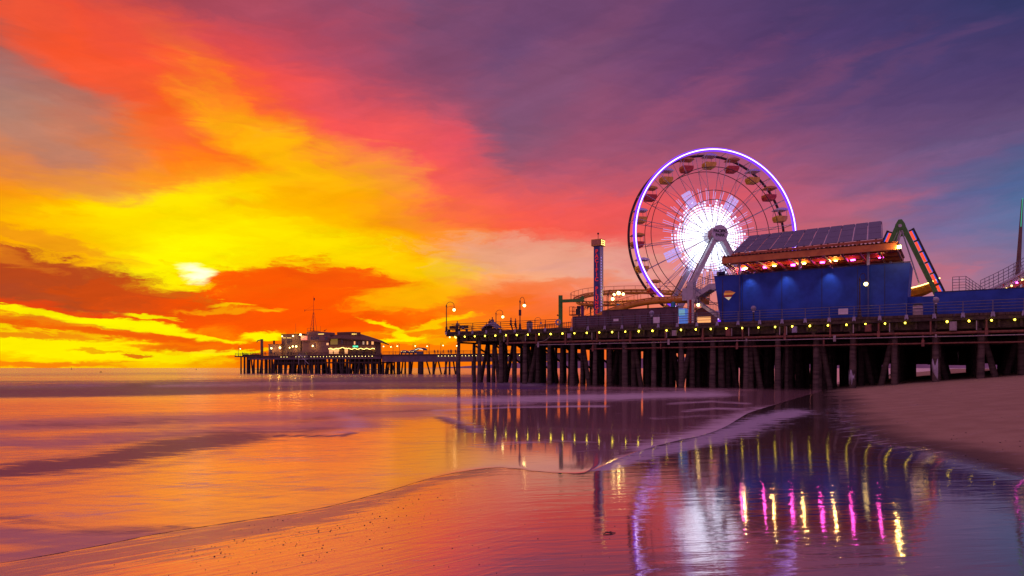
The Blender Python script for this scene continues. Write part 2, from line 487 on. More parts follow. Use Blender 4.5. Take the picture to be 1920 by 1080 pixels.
for pl, hw, amt in [([(1120, 878), (1170, 862), (1230, 848), (1300, 832), (1360, 814), (1400, 798), (1440, 784), (1490, 774)], 9, 1.0), ([(1330, 828), (1380, 812), (1430, 792)], 12, .8),
                    ([(1560, 770), (1580, 800), (1640, 832), (1720, 852)], 9, .35)]:  # last stroke paints a lavender sky sheen along the dry sand border
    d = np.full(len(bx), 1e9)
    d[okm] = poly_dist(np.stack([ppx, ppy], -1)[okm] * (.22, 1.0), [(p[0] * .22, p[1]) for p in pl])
    spill_sheen_v = np.maximum(spill_sheen_v, amt * np.exp(-(d / hw) ** 2))
beach = sheet('beach', np.stack([bx, by, z], -1), NRa, NCa, {'dry': dry, 'ripple': rip, 'drain': drain_v, 'spill_sheen': spill_sheen_v, 'blur': np.interp(ppx, [500, 800, 1050], [1, .75, 0])}, m_sand)

# sea surface
m_sea, T, surf = new_mat('sea_water')
pos = T.n('ShaderNodeNewGeometry').outputs['Position']
foam_a = attr(T, 'foam_glint')
chop_a = attr(T, 'chop')
f1 = T.noise(T.mapping(pos, rot=(0, 0, R(10)), scale=(5.0, 0.9, 1)), 1.0, 6.0, 0.6, 0.6)
f2 = T.noise(T.mapping(pos, rot=(0, 0, R(5)), scale=(30.0, 7.0, 1)), 1.0, 5.0, 0.6, 0.5)
f3 = T.noise(T.mapping(pos, rot=(0, 0, R(-8)), scale=(1.1, 0.28, 1)), 1.0, 5.0, 0.65, 0.5)
fm = T.math('ADD', foam_a, T.math('ADD', T.maprange(f1, 0.25, 0.75, -0.22, 0.22, False), T.math('ADD', T.maprange(f2, 0.25, 0.75, -0.16, 0.16, False), T.maprange(f3, 0.25, 0.75, -0.34, 0.34, False))))
near = T.maprange(T.sep(pos)[1], 14.0, 34.0, 1.0, 0.0)
f4 = T.noise(T.mapping(pos, rot=(0, 0, R(42)), scale=(4.5, 0.22, 1)), 1.0, 5.0, 0.6, 0.4)
f5 = T.noise(T.mapping(pos, rot=(0, 0, R(34)), scale=(1.3, 0.06, 1)), 1.0, 4.0, 0.6, 0.3)
fm = T.math('ADD', fm, T.math('MULTIPLY', near, T.math('ADD', T.maprange(f4, 0.25, 0.75, -0.22, 0.22, False), T.maprange(f5, 0.25, 0.75, -0.10, 0.10, False))))
foam_glint = T.maprange(fm, 0.12, 0.95, 0.0, 0.92)
jit = T.math('SUBTRACT', fm, foam_a)
murk_shade = T.maprange(T.math('ADD', attr(T, 'murk_shade'), jit), 0.06, 0.80, 0.0, 0.96)
mist = T.maprange(T.math('ADD', attr(T, 'mist'), T.math('MULTIPLY', jit, .7)), 0.08, 0.95, 0.0, 0.95)
s1 = T.noise(T.mapping(pos, rot=(0, 0, R(6)), scale=(1.4, 0.22, 1)), 1.0, 3.0, 0.55, 0.3)
s2 = T.noise(T.mapping(pos, rot=(0, 0, R(-5)), scale=(7.0, 1.6, 1)), 1.0, 3.0, 0.5)
s3 = T.noise(T.mapping(pos, rot=(0, 0, R(3)), scale=(60.0, 14.0, 1)), 1.0, 4.0, 0.5)
hgt = T.math('ADD', T.math('MULTIPLY', s1, 0.10), T.math('ADD', T.math('MULTIPLY', s2, 0.5), T.math('MULTIPLY', s3, 2.5)))
hgt = T.math('ADD', hgt, T.math('MULTIPLY', T.math('MULTIPLY', near, attr(T, 'blur')), T.math('ADD', T.math('MULTIPLY', f4, 1.1), T.math('MULTIPLY', f5, 0.28))))
bmp = T.n('ShaderNodeBump')
T.put(bmp.inputs['Distance'], T.math('MULTIPLY', chop_a, 0.055))
T.put(bmp.inputs['Height'], hgt)
gl = T.n('ShaderNodeBsdfGlossy')
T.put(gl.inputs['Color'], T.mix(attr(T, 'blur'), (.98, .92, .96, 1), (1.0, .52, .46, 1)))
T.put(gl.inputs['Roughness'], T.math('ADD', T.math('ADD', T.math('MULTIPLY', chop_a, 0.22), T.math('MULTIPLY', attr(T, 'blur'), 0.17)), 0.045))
T.put(gl.inputs['Normal'], bmp.outputs[0])
body = T.n('ShaderNodeBsdfDiffuse')
bc = T.mix(mist, (0.36, 0.20, 0.22, 1), (0.52, 0.31, 0.31, 1))
bc = T.mix(murk_shade, bc, (0.10, 0.062, 0.155, 1))
bc = T.mix(foam_glint, bc, (0.62, 0.55, 0.62, 1))
T.put(body.inputs['Color'], bc)
stir = T.math('MAXIMUM', foam_glint, T.math('MAXIMUM', murk_shade, mist))
fr = T.n('ShaderNodeFresnel')
fr.inputs['IOR'].default_value = 1.45
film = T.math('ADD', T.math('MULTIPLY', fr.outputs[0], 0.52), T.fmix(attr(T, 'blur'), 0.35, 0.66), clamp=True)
ms = T.n('ShaderNodeMixShader')
T.put(ms.inputs[0], T.math('MULTIPLY', film, T.math('SUBTRACT', 1.0, T.math('MULTIPLY', stir, 0.86))))
L = m_sea.node_tree.links
L.new(body.outputs[0], ms.inputs[1]); L.new(gl.outputs[0], ms.inputs[2]); L.new(ms.outputs[0], surf)

tt = np.concatenate([[0, .0006, .0015, .003, .005], np.linspace(.0085, 1, 236) ** 1.0])
ed = EDGE
NCs, NRs = len(ed), len(tt)
er = np.hypot(ed[:, 0], ed[:, 1]); ea = np.arctan2(ed[:, 0], ed[:, 1])
far = 24000.0
# rows: geometric in distance from the viewer, dense towards the edge
t2 = tt[:, None]
rr = er[None, :] * (far / er[None, :]) ** (t2 ** 1.45)
sx, sy = (rr * np.sin(ea)[None, :]).ravel(), (rr * np.cos(ea)[None, :]).ravel()
dd = (rr - er[None, :]).ravel()
lipn = np.array([.5 + .9 * mnoise.noise(Vector((p[0] * .8, p[1] * .4, 4.0))) for p in ed])
lip = np.tile((.003 + .004 * np.clip(lipn, 0, 1)) * np.interp(CX + FPX * ed[:, 0] / ed[:, 1], [450, 900], [.12, 1]), NRs) * (1 - np.exp(-dd / .22)) + .0015
spx = CX + FPX * sx / np.maximum(sy, .1)
spy = HZ + FPX * EYE / np.maximum(sy, .1)
SP = np.stack([spx, spy], -1)
# drifts of long-exposure foam: polyline in the photograph, half width, amount
DRIFT = [                                        # polyline in the photograph, half height, amount, kind
 ([(-200, 734), (100, 731), (300, 729), (500, 722), (700, 718), (900, 715), (1000, 717)], 12, 1.1, 'murk_shade'),
 ([(-200, 744), (100, 741), (300, 738), (520, 733), (760, 728), (1000, 729)], 5, .95, 'murk_shade'),
 ([(-200, 716), (200, 716), (420, 714), (640, 712), (900, 711)], 4, .6, 'murk_shade'),
 ([(300, 724), (600, 720), (860, 718), (1000, 722)], 4, .45, 'foam_glint'),
 ([(-200, 724), (60, 725), (220, 722)], 4, .35, 'foam_glint'),
 ([(-200, 704), (300, 701), (900, 704)], 6, .5, 'mist'),
 ([(-200, 800), (0, 799), (200, 792), (420, 786), (620, 777), (800, 770)], 18, .85, 'mist'),
 ([(-200, 826), (100, 832), (330, 815), (560, 802), (660, 795)], 17, .85, 'mist'),
 ([(60, 795), (180, 799), (330, 788)], 7, .4, 'murk_shade'),
 ([(560, 790), (640, 780), (740, 772), (830, 768)], 4, .5, 'murk_shade'),
 ([(-200, 888), (0, 886), (160, 868), (330, 836), (440, 820)], 14, .95, 'murk_shade'),
 ([(430, 822), (520, 812), (640, 805)], 5, .5, 'murk_shade'),
 ([(-200, 852), (100, 856), (260, 838)], 12, .6, 'mist'),
 ([(-200, 918), (60, 912), (260, 884), (420, 846)], 8, .45, 'mist'),
 ([(-200, 1010), (0, 1004), (120, 1012), (250, 1006)], 22, .9, 'mist'),
 ([(-200, 1050), (0, 1046), (150, 1028), (250, 1008)], 14, .8, 'mist'),
 ([(-200, 968), (20, 972), (120, 990), (230, 998), (330, 990)], 10, .38, 'murk_shade'),
 ([(60, 950), (200, 965), (360, 960), (470, 940)], 9, .25, 'mist'),
 ([(760, 748), (900, 752), (1060, 747), (1240, 741), (1330, 739)], 10, .8, 'foam_glint'),
 ([(500, 748), (700, 750), (860, 757), (980, 758)], 6, .55, 'mist'),
 ([(1000, 726), (1200, 729), (1400, 731)], 5, .5, 'mist'),
 ([(820, 770), (950, 764), (1080, 762), (1130, 762)], 2.6, .85, 'foam_glint'),
 ([(640, 776), (668, 790), (662, 806), (630, 813)], 5, .6, 'foam_glint'),  # lit curve of a small wave lip, painted flat
 ([(520, 817), (590, 818), (640, 817), (662, 812)], 2.0, .95, 'murk_shade'),  # shaded side of that lip, painted dark
 ([(818, 775), (858, 788), (893, 803), (897, 810)], 4, .55, 'foam_glint'),  # lit curve of the second wave lip, painted flat
 ([(828, 783), (862, 796), (886, 809)], 3.5, .8, 'murk_shade'),  # shaded side of the second lip, painted dark
 ([(900, 836), (1000, 828), (1090, 826), (1095, 830)], 4.5, .4, 'foam_glint'),
 ([(640, 840), (700, 862), (800, 872)], 10, .2, 'mist'),
 ([(1230, 841), (1270, 829), (1320, 817), (1360, 803), (1390, 788), (1430, 778), (1470, 770)], 10, 1.0, 'foam_glint'),
 ([(1170, 858), (1210, 846), (1240, 838)], 4, .6, 'foam_glint'),
 ([(1290, 771), (1340, 766), (1390, 768)], 3, .65, 'foam_glint'),
 ([(1230, 785), (1310, 780), (1360, 784)], 3, .4, 'foam_glint'),
 ([(1260, 757), (1330, 753), (1400, 757)], 2.5, .6, 'foam_glint'),
 ([(430, 885), (560, 880), (700, 890)], 26, .22, 'mist'),
 ([(150, 962), (320, 925), (430, 885), (500, 862)], 20, .36, 'foam_glint'),  # cream highlight on the water, painted in as weak foam
 ([(560, 905), (650, 900), (760, 885)], 12, .22, 'foam_glint'),
]
kinds = {k: np.zeros(len(sx)) for k in ('foam_glint', 'murk_shade', 'mist')}
near_m = sy < 400
for pl, hw, amt, kd in DRIFT:
    d = np.full(len(sx), 1e9)
    d[near_m] = poly_dist(SP[near_m] * (.16, 1.0), [(p[0] * .16, p[1]) for p in pl])
    kinds[kd] = np.maximum(kinds[kd], amt * np.exp(-(d / hw) ** 2))
foam_v = kinds['foam_glint']
kinds['mist'] = np.maximum(kinds['mist'], np.interp(spx, [600, 900], [.28, .12]))
wav = np.zeros(len(sx))
for (yc, hw, x0, x1, hh, sl) in [(70, 5.0, -90, 6, .22, .02), (98, 7.0, -150, 10, .34, .03), (150, 9.0, -240, -10, .35, .02), (215, 12.0, -400, 60, .3, 0)]:
    wob = np.sin(sx * .045 + yc) * 1.6 + np.sin(sx * .11 + 2 * yc) * .6
    env = 1 / (1 + np.exp(-np.clip((sx - x0) / 8, -40, 40))) / (1 + np.exp(np.clip((sx - x1) / 5, -40, 40)))
    wav += hh * env * np.exp(-((sy - yc + sl * sx - wob) / hw) ** 2)
chop = np.interp(sy, [6, 14, 30, 60, 120, 400, 3000], [.04, .05, .07, .20, .38, .5, .6])
chop = np.where((spx > 800) & (sy < 45), chop * .8, chop)
sz = lip + wav
sea = sheet('sea', np.stack([sx, sy, sz], -1), NRs, NCs, {'foam_glint': foam_v, 'murk_shade': kinds['murk_shade'], 'mist': kinds['mist'], 'chop': chop, 'blur': np.interp(spx, [300, 640, 860, 940], [1, .85, .35, 0]) * np.interp(spy, [700, 740, 760], [.2, .6, 1])}, m_sea)

# ------------------------------------------------------------------ materials for built things
def mat(name, c, rough=.6, metal=0.0, var=.25, scale=3.0, bump=0.0, emit=None, power=0.0, c2=None, streak=None, spec=0.5):
    """painted / wooden / metal surface: two tones broken up by noise, worn gloss, slight bump"""
    m = bpy.data.materials.new(name)
    m.use_nodes = True
    T = NT(m.node_tree)
    b = m.node_tree.nodes['Principled BSDF']
    p = T.n('ShaderNodeTexCoord').outputs['Object']
    if streak:
        p = T.mapping(p, scale=streak)
    nz = T.noise(p, scale, 5.0, 0.6)
    c = tuple(c[:3]) + (1,)
    d = c2 if c2 else tuple(x * (1 - var) for x in c[:3])
    d = tuple(d[:3]) + (1,)
    T.put(b.inputs['Base Color'], T.mix(T.maprange(nz, .35, .68), c, d))
    T.put(b.inputs['Roughness'], T.maprange(nz, .3, .7, max(rough - .1, .02), min(rough + .1, 1), False))
    b.inputs['Metallic'].default_value = metal
    b.inputs['Specular IOR Level'].default_value = spec
    if bump:
        bm = T.n('ShaderNodeBump')
        bm.inputs['Strength'].default_value = .6
        bm.inputs['Distance'].default_value = bump
        T.put(bm.inputs['Height'], T.noise(p, scale * 3, 4.0, .6))
        T.put(b.inputs['Normal'], bm.outputs[0])
    if emit:
        b.inputs['Emission Color'].default_value = tuple(emit[:3]) + (1,)
        b.inputs['Emission Strength'].default_value = power
    return m

M = {}
M['deck'] = mat('weathered_deck_wood', (.10, .062, .045), .8, c2=(.05, .03, .025), scale=2, bump=.02, streak=(.3, 3, 3))
M['beam'] = mat('dark_beam_wood', (.085, .05, .038), .85, c2=(.04, .024, .02), scale=2.5, bump=.02)
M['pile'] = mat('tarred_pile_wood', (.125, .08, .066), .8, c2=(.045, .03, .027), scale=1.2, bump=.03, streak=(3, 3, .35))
M['pile_dark'] = mat('dark_pile_wood', (.06, .038, .032), .85, c2=(.03, .02, .018), scale=1.2, bump=.03, streak=(3, 3, .35))  # same pile wood in a darker tone
M['wrap'] = mat('pale_pile_wrap', (.50, .46, .56), .6, c2=(.36, .33, .42), scale=2)
M['rust'] = mat('rusty_pipe', (.26, .085, .05), .65, c2=(.13, .05, .035), scale=4)
M['greypipe'] = mat('grey_conduit', (.40, .34, .34), .5, .3, scale=4)
M['galv'] = mat('galvanised_rail', (.17, .17, .24), .45, .3, scale=5)
M['bracket'] = mat('pale_bracket', (.36, .34, .46), .5, .2, scale=5)
M['rustrail'] = mat('dark_iron_rail', (.07, .035, .03), .6, .3, scale=5)
M['lamp_iron'] = mat('dark_lamp_iron', (.06, .035, .04), .5, .5, scale=6)
M['white'] = mat('white_paint', (.72, .70, .72), .5, var=.18, scale=2)
M['offwhite'] = mat('grey_white_steel', (.52, .50, .54), .45, .2, var=.2, scale=2)
M['blue'] = mat('deep_blue_hull_paint', (.003, .055, .42), .6, var=.35, scale=.6, bump=.004)
M['blue2'] = mat('tower_blue_paint', (.05, .06, .26), .45, var=.25, scale=1.5)
M['navy'] = mat('navy_paint', (.02, .03, .11), .5, scale=2)
M['skyblue'] = mat('sky_blue_panel', (.10, .25, .62), .4, scale=2)
M['cyan'] = mat('cyan_column_paint', (.04, .38, .55), .4, scale=2)
M['green'] = mat('green_ride_paint', (.06, .25, .03), .45, scale=2)
M['purple'] = mat('purple_column_paint', (.20, .03, .20), .45, scale=2)
M['red'] = mat('red_paint', (.55, .03, .03), .45, scale=2)
M['yellow'] = mat('yellow_paint', (.75, .42, .04), .45, c2=(.60, .28, .03), scale=2)
M['track'] = mat('orange_track_paint', (.85, .38, .03), .4, c2=(.66, .26, .02), scale=2)
M['trackred'] = mat('red_brown_rail_paint', (.42, .10, .03), .5, scale=2)
M['maroon'] = mat('maroon_hoarding', (.13, .065, .085), .7, c2=(.085, .045, .06), scale=1.2, bump=.01)
M['panel'] = mat('solar_cell_glass', (.045, .032, .10), .16, .0, var=.2, scale=2, spec=.8)
M['panelframe'] = mat('panel_frame', (.55, .5, .6), .4, .6)
M['orange'] = mat('orange_roof_steel', (.60, .19, .035), .5, c2=(.46, .13, .03), scale=2)
M['soffit'] = mat('rusty_soffit', (.30, .10, .05), .6, c2=(.2, .06, .04), scale=3)
M['rubber'] = mat('black_metal', (.02, .02, .025), .5)
M['rope'] = mat('black_cable', (.02, .018, .018), .7)
M['skin'] = mat('skin', (.28, .15, .10), .6)
M['cloth_dark'] = mat('dark_cloth', (.035, .03, .04), .9, scale=12)
M['cloth_red'] = mat('red_cloth', (.20, .03, .035), .9, scale=12)
M['cloth_grey'] = mat('grey_cloth', (.16, .15, .19), .9, scale=12)
M['cloth_blue'] = mat('blue_cloth', (.05, .06, .12), .9, scale=12)
M['hair'] = mat('dark_hair', (.02, .014, .012), .7)
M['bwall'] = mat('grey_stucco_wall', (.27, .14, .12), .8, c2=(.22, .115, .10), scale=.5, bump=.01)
M['bwall2'] = mat('dull_timber_wall', (.20, .12, .10), .8, scale=.6)  # plain darker brown timber tone
M['rwall'] = mat('brown_timber_wall', (.20, .12, .07), .8, scale=.8, streak=(.4, 4, 4))
M['roof'] = mat('brown_shingle_roof', (.17, .085, .05), .85, scale=1.5, bump=.02)
M['glass'] = mat('dark_window_glass', (.03, .03, .04), .1, spec=.8)
M['foil'] = mat('grey_tarpaulin', (.25, .22, .30), .7, scale=3, bump=.02)
M['stone'] = mat('dark_pebble', (.06, .04, .035), .7)
M['hill'] = mat('hazy_headland', (.30, .19, .27), 1.0, scale=.004)

def glow(name, c, power, base=(.6, .6, .6)):
    return mat(name, base, .4, var=0.05, emit=c, power=power)
M['bulb'] = glow('yellow_bulb_glass', (1, .78, .04), 9.0)
M['bulb_far'] = glow('warm_bulb_glass', (1, .72, .18), 5.0)
M['globe'] = glow('warm_globe_glass', (1, .72, .22), 9.0)
M['flood'] = glow('flood_lamp_lens', (1, .66, .18), 22.0)
M['magenta'] = glow('magenta_lamp_lens', (1, .06, .75), 14.0)
M['led_white'] = glow('white_led', (.72, .81, 1.0), 2.5)
M['led_mid'] = glow('lavender_led', (.58, .62, 1.0), 1.6)
M['led_dim'] = glow('pale_violet_led', (.55, .42, 1.0), .7)
M['led_purple'] = glow('violet_led', (.20, .035, 1.0), 1.15, (.1, .05, .3))
M['led_core'] = glow('white_violet_led', (.9, .62, 1.0), 3.2)
M['led_orange'] = glow('orange_led', (1, .07, .015), 1.1, (.5, .1, .05))
M['led_blue'] = glow('blue_led', (.05, .14, .9), .55, (.05, .1, .4))
M['led_green'] = glow('green_led', (.02, .40, .22), .8, (.05, .3, .2))
M['neon_green'] = glow('green_neon', (.02, .75, .33), 2.0)
M['neon_red'] = glow('red_letter_led', (.75, .015, .01), .5, (.5, .04, .04))
M['lit_warm'] = glow('lit_warm_window', (1, .42, .10), 1.0)
M['lit_yellow'] = glow('lit_yellow_window', (1, .62, .06), 1.2)
M['lit_screen'] = glow('lit_orange_screen', (1, .10, .02), 1.0)
M['starlamp'] = glow('star_flood_lens', (1, .75, .12), 26.0)

# ------------------------------------------------------------------ mesh builder
class MB:
    def __init__(self):
        self.v, self.f = [], []
    def add(self, vs, fs):
        o = len(self.v)
        self.v += [tuple(p) for p in vs]
        self.f += [tuple(i + o for i in f) for f in fs]
        return self
    def hexa(self, b, t):
        """two matching quads, bottom and top (counter-clockwise from above)"""
        return self.add(list(b) + list(t), [(3, 2, 1, 0), (4, 5, 6, 7), (0, 1, 5, 4), (1, 2, 6, 5), (2, 3, 7, 6), (3, 0, 4, 7)])
    def box(self, c, ex, ey, ez):
        """box from centre and three half-axis vectors"""
        c, ex, ey, ez = (Vector(q) for q in (c, ex, ey, ez))
        b = [c - ex - ey - ez, c + ex - ey - ez, c + ex + ey - ez, c - ex + ey - ez]
        t = [p + 2 * ez for p in b]
        return self.hexa(b, t)
    def abox(self, x0, x1, y0, y1, z0, z1):
        return self.box(((x0 + x1) / 2, (y0 + y1) / 2, (z0 + z1) / 2), ((x1 - x0) / 2, 0, 0), (0, (y1 - y0) / 2, 0), (0, 0, (z1 - z0) / 2))
    def beam(self, a, b, w, h=None, up=(0, 0, 1)):
        a, b = Vector(a), Vector(b)
        h = h or w
        d = (b - a)
        if d.length < 1e-6:
            return self
        dn = d.normalized()
        s = dn.cross(Vector(up))
        if s.length < 1e-4:
            s = dn.cross(Vector((1, 0, 0)))
        s.normalize()
        u = s.cross(dn)
        return self.box((a + b) / 2, d / 2, s * (w / 2), u * (h / 2))
    def bar(self, a, b, r, r2=None, n=8):
        return self.tube([a, b], [r, r if r2 is None else r2], n)
    def tube(self, pts, r, n=8, closed=False):
        P = [Vector(p) for p in pts]
        rs = r if isinstance(r, (list, tuple)) else [r] * len(P)
        rings = []
        ref = None
        for i, p in enumerate(P):
            if closed:
                t = P[(i + 1) % len(P)] - P[i - 1]
            else:
                t = P[min(i + 1, len(P) - 1)] - P[max(i - 1, 0)]
            t.normalize()
            if ref is None:
                ref = t.orthogonal().normalized()
            ref = ref - t * ref.dot(t)
            if ref.length < 1e-5:
                ref = t.orthogonal()
            ref.normalize()
            bn = t.cross(ref)
            rings.append([p + (ref * math.cos(2 * math.pi * k / n) + bn * math.sin(2 * math.pi * k / n)) * rs[i] for k in range(n)])
        vs = [q for ring in rings for q in ring]
        fs = []
        m = len(P)
        for i in range(m if closed else m - 1):
            j = (i + 1) % m
            for k in range(n):
                fs.append((i * n + k, i * n + (k + 1) % n, j * n + (k + 1) % n, j * n + k))
        if not closed:
            fs.append(tuple(range(n - 1, -1, -1)))
            fs.append(tuple((m - 1) * n + k for k in range(n)))
        return self.add(vs, fs)
    def ball(self, c, r, nu=10, nv=7, sc=(1, 1, 1)):
        c = Vector(c)
        vs = [c + Vector((0, 0, -r * sc[2]))]
        for j in range(1, nv):
            a = -math.pi / 2 + math.pi * j / nv
            for i in range(nu):
                b = 2 * math.pi * i / nu
                vs.append(c + Vector((math.cos(a) * math.cos(b) * r * sc[0], math.cos(a) * math.sin(b) * r * sc[1], math.sin(a) * r * sc[2])))
        vs.append(c + Vector((0, 0, r * sc[2])))
        fs = []
        for i in range(nu):
            fs.append((0, 1 + (i + 1) % nu, 1 + i))
            for j in range(nv - 2):
                a = 1 + j * nu
                fs.append((a + i, a + (i + 1) % nu, a + nu + (i + 1) % nu, a + nu + i))
            a = 1 + (nv - 2) * nu
            fs.append((a + i, a + (i + 1) % nu, len(vs) - 1))
        return self.add(vs, fs)
    def prism(self, poly, off):
        """polygon (list of 3-D points) given a thickness vector"""
        off = Vector(off)
        n = len(poly)
        a = [Vector(p) for p in poly]
        return self.add(a + [p + off for p in a], [tuple(range(n - 1, -1, -1)), tuple(range(n, 2 * n))] + [(i, (i + 1) % n, n + (i + 1) % n, n + i) for i in range(n)])
    def build(self, name, material, parent=None, smooth=False):
        off = Vector(parent.get('base', (0, 0, 0))) if parent else Vector((0, 0, 0))
        me = bpy.data.meshes.new(name)
        me.from_pydata([tuple(Vector(p) - off) for p in self.v], [], self.f)
        bm = bmesh.new(); bm.from_mesh(me)
        bmesh.ops.recalc_face_normals(bm, faces=bm.faces)
        bm.to_mesh(me); bm.free()
        if smooth:
            me.polygons.foreach_set('use_smooth', [True] * len(me.polygons))
            me.set_sharp_from_angle(angle=R(50))
        me.materials.append(M[material] if isinstance(material, str) else material)
        o = bpy.data.objects.new(name, me)
        COL.objects.link(o)
        if parent:
            o.parent = parent
            o['base'] = tuple(off)
        return o

def tag(o, label=None, cat=None, group=None, kind=None):
    if label: o['label'] = label
    if cat: o['category'] = cat
    if group: o['group'] = group
    if kind: o['kind'] = kind
    return o

def thing(name, label, cat, base=(0, 0, 0), group=None):
    o = bpy.data.objects.new(name, None)
    o.empty_display_size = .5
    COL.objects.link(o)
    o.location = base
    o['base'] = tuple(base)
    return tag(o, label, cat, group)

def copy_tree(o, parent=None, loc=None, rotz=None, scale=None):
    c = o.copy()
    COL.objects.link(c)
    c.parent = parent
    if loc is not None: c.location = loc
    if rotz is not None: c.rotation_euler = (0, 0, rotz)
    if scale is not None: c.scale = (scale,) * 3
    for ch in list(o.children):
        copy_tree(ch, c)
    return c

def lettering(text, mat_name, parent, origin, right, up, height, name='lettering', spacing=1.0, depth=.02, lines=1.0, bold=0.0):
    """raised letters lying in the plane given by right and up"""
    cu = bpy.data.curves.new(name, 'FONT')
    cu.body = text
    cu.align_x = 'CENTER'; cu.align_y = 'CENTER'
    cu.size = height; cu.extrude = depth; cu.space_character = spacing; cu.space_line = lines
    cu.offset = bold
    tmp = bpy.data.objects.new(name, cu)
    COL.objects.link(tmp)
    dg = bpy.context.evaluated_depsgraph_get()
    me = bpy.data.meshes.new_from_object(tmp.evaluated_get(dg))
    bpy.data.objects.remove(tmp)
    r, u = Vector(right).normalized(), Vector(up).normalized()
    mx = Matrix((r, u, r.cross(u))).transposed().to_4x4()
    mx.translation = Vector(origin) - Vector(parent['base'])
    me.transform(mx)
    me.materials.clear(); me.materials.append(M[mat_name])
    o = bpy.data.objects.new(name, me)
    COL.objects.link(o)
    o.parent = parent
    return o

class Frame:
    """a plan grid: s runs along a pier edge, n away from the viewer, z up"""
    def __init__(self, O, e):
        self.O = Vector((O[0], O[1])); self.e = Vector(e).normalized()
        self.nn = Vector((-self.e.y, self.e.x))
    def P(self, s, n, z):
        q = self.O + self.e * s + self.nn * n
        return Vector((q.x, q.y, z))
    def s(self, px, n):
        k = (px - CX) / FPX
        b = self.O + self.nn * n
        return (k * b.y - b.x) / (self.e.x - k * self.e.y)
    def z(self, px, py, n):
        return EYE + (HZ - py) * self.P(self.s(px, n), n, 0).y / FPX
    def at(self, px, py, n):
        return self.P(self.s(px, n), n, self.z(px, py, n))
    def box(self, mb, s0, s1, n0, n1, z0, z1):
        b = [self.P(s0, n0, z0), self.P(s1, n0, z0), self.P(s1, n1, z0), self.P(s0, n1, z0)]
        return mb.hexa(b, [p + Vector((0, 0, z1 - z0)) for p in b])
E3 = lambda v: Vector((v.x, v.y, 0))

N1 = Frame((-8.4, 100.0), (55.8, -36.0))
ZD = 7.7

# distant headland
hb = MB()
prof = [(-1300, 0), (-900, 12), (-600, 30), (-350, 46), (0, 68), (300, 84), (700, 92), (1400, 120), (2400, 150), (4200, 160), (7000, 130)]
top = catmull(prof, 6)
ring = []
vs, fs = [], []
for i, (x, h) in enumerate(top):
    h2 = max(h + 6 * mnoise.noise(Vector((x * .01, 0, 0))), .5)
    vs += [(x, 9000, -2), (x, 9300, h2), (x, 9900, h2 * .9), (x, 10300, -2)]
for i in range(len(top) - 1):
    a = i * 4
    fs += [(a, a + 4, a + 5, a + 1), (a + 1, a + 5, a + 6, a + 2), (a + 2, a + 6, a + 7, a + 3)]
hill = hb.add(vs, fs).build('hills', 'hill', smooth=True)
hill['kind'] = 'structure'

# ------------------------------------------------------------------ the near pier
random.seed(11)
pier = thing('pier', 'dark wooden pier on rows of tall piles carrying the fun fair', 'pier', tuple(N1.P(0, 0, 0)))
S1 = 100.0
b = MB()
for i in range(50):                                             # plank bundles laid across
    N1.box(b, -1.5 + i * 2.03, -1.5 + i * 2.03 + 2.0, -.25, 46, 7.45 + random.uniform(-.01, .01), 7.7 + random.uniform(-.012, .012))
b.build('deck', 'deck', pier)
b = MB()
N1.box(b, -1.45, S1, -.16, .12, 7.05, 7.44)
b.build('edge_beam', 'beam', pier)
b = MB()
for i in range(11):                                             # deep joists under the deck, seen from the side
    N1.box(b, 0.0 + .2 * (i % 2), S1, .5 + i * 4.5, .85 + i * 4.5, 6.25, 7.44)
b.build('stringer', 'beam', pier)
b = MB()
i = 0
s = .55
BENTS = []
while s < S1:
    BENTS.append(s)
    N1.box(b, s - .17, s + .17, .12, 45.5, 6.0, 6.248)
    s += 3.7
b.build('pile_cap', 'beam', pier)
b = MB()
for i in range(60):
    q = MB(); N1.box(q, .3 + i * 1.7, .5 + i * 1.7, .13, .49, 6.3, 7.04)
    q.build('joist_end', 'beam', pier)
b = MB()
for i in range(40):                                             # boards closing the landward back of the pier
    N1.box(b, 22 + i * 2.0, 23.996 + i * 2.0, 45.6, 45.75, 2.95 + random.uniform(-.15, .15), 7.44)
b.build('back_boarding', 'beam', pier)
b = MB()
for i in range(5):
    N1.box(b, 20, S1, 10 + i * 8, 10.25 + i * 8, 4.9, 5.6)
b.build('inner_beam', 'beam', pier)
def pile_mb(a, b_, r):
    mb = MB()
    a, b_ = Vector(a), Vector(b_)
    pts, rs = [], []
    for k in range(7):
        t = k / 6
        p = a.lerp(b_, t) + Vector((random.uniform(-.03, .03), random.uniform(-.03, .03), 0))
        pts.append(p); rs.append(r * (1.14 - .2 * t) * random.uniform(.985, 1.02))
    return mb.tube(pts, rs, 9)
WRAPS = [min(range(len(BENTS)), key=lambda k: abs(BENTS[k] - N1.s(px, .55))) for px in (1632, 1787)]
deep, npile = MB(), 0
spots = []
for ri in range(13):
    for bi, s in enumerate(BENTS):
        n = .55 + ri * 3.6 + random.uniform(-.3, .3)
        spots.append((s + random.uniform(-.25, .25), n, ri, bi))
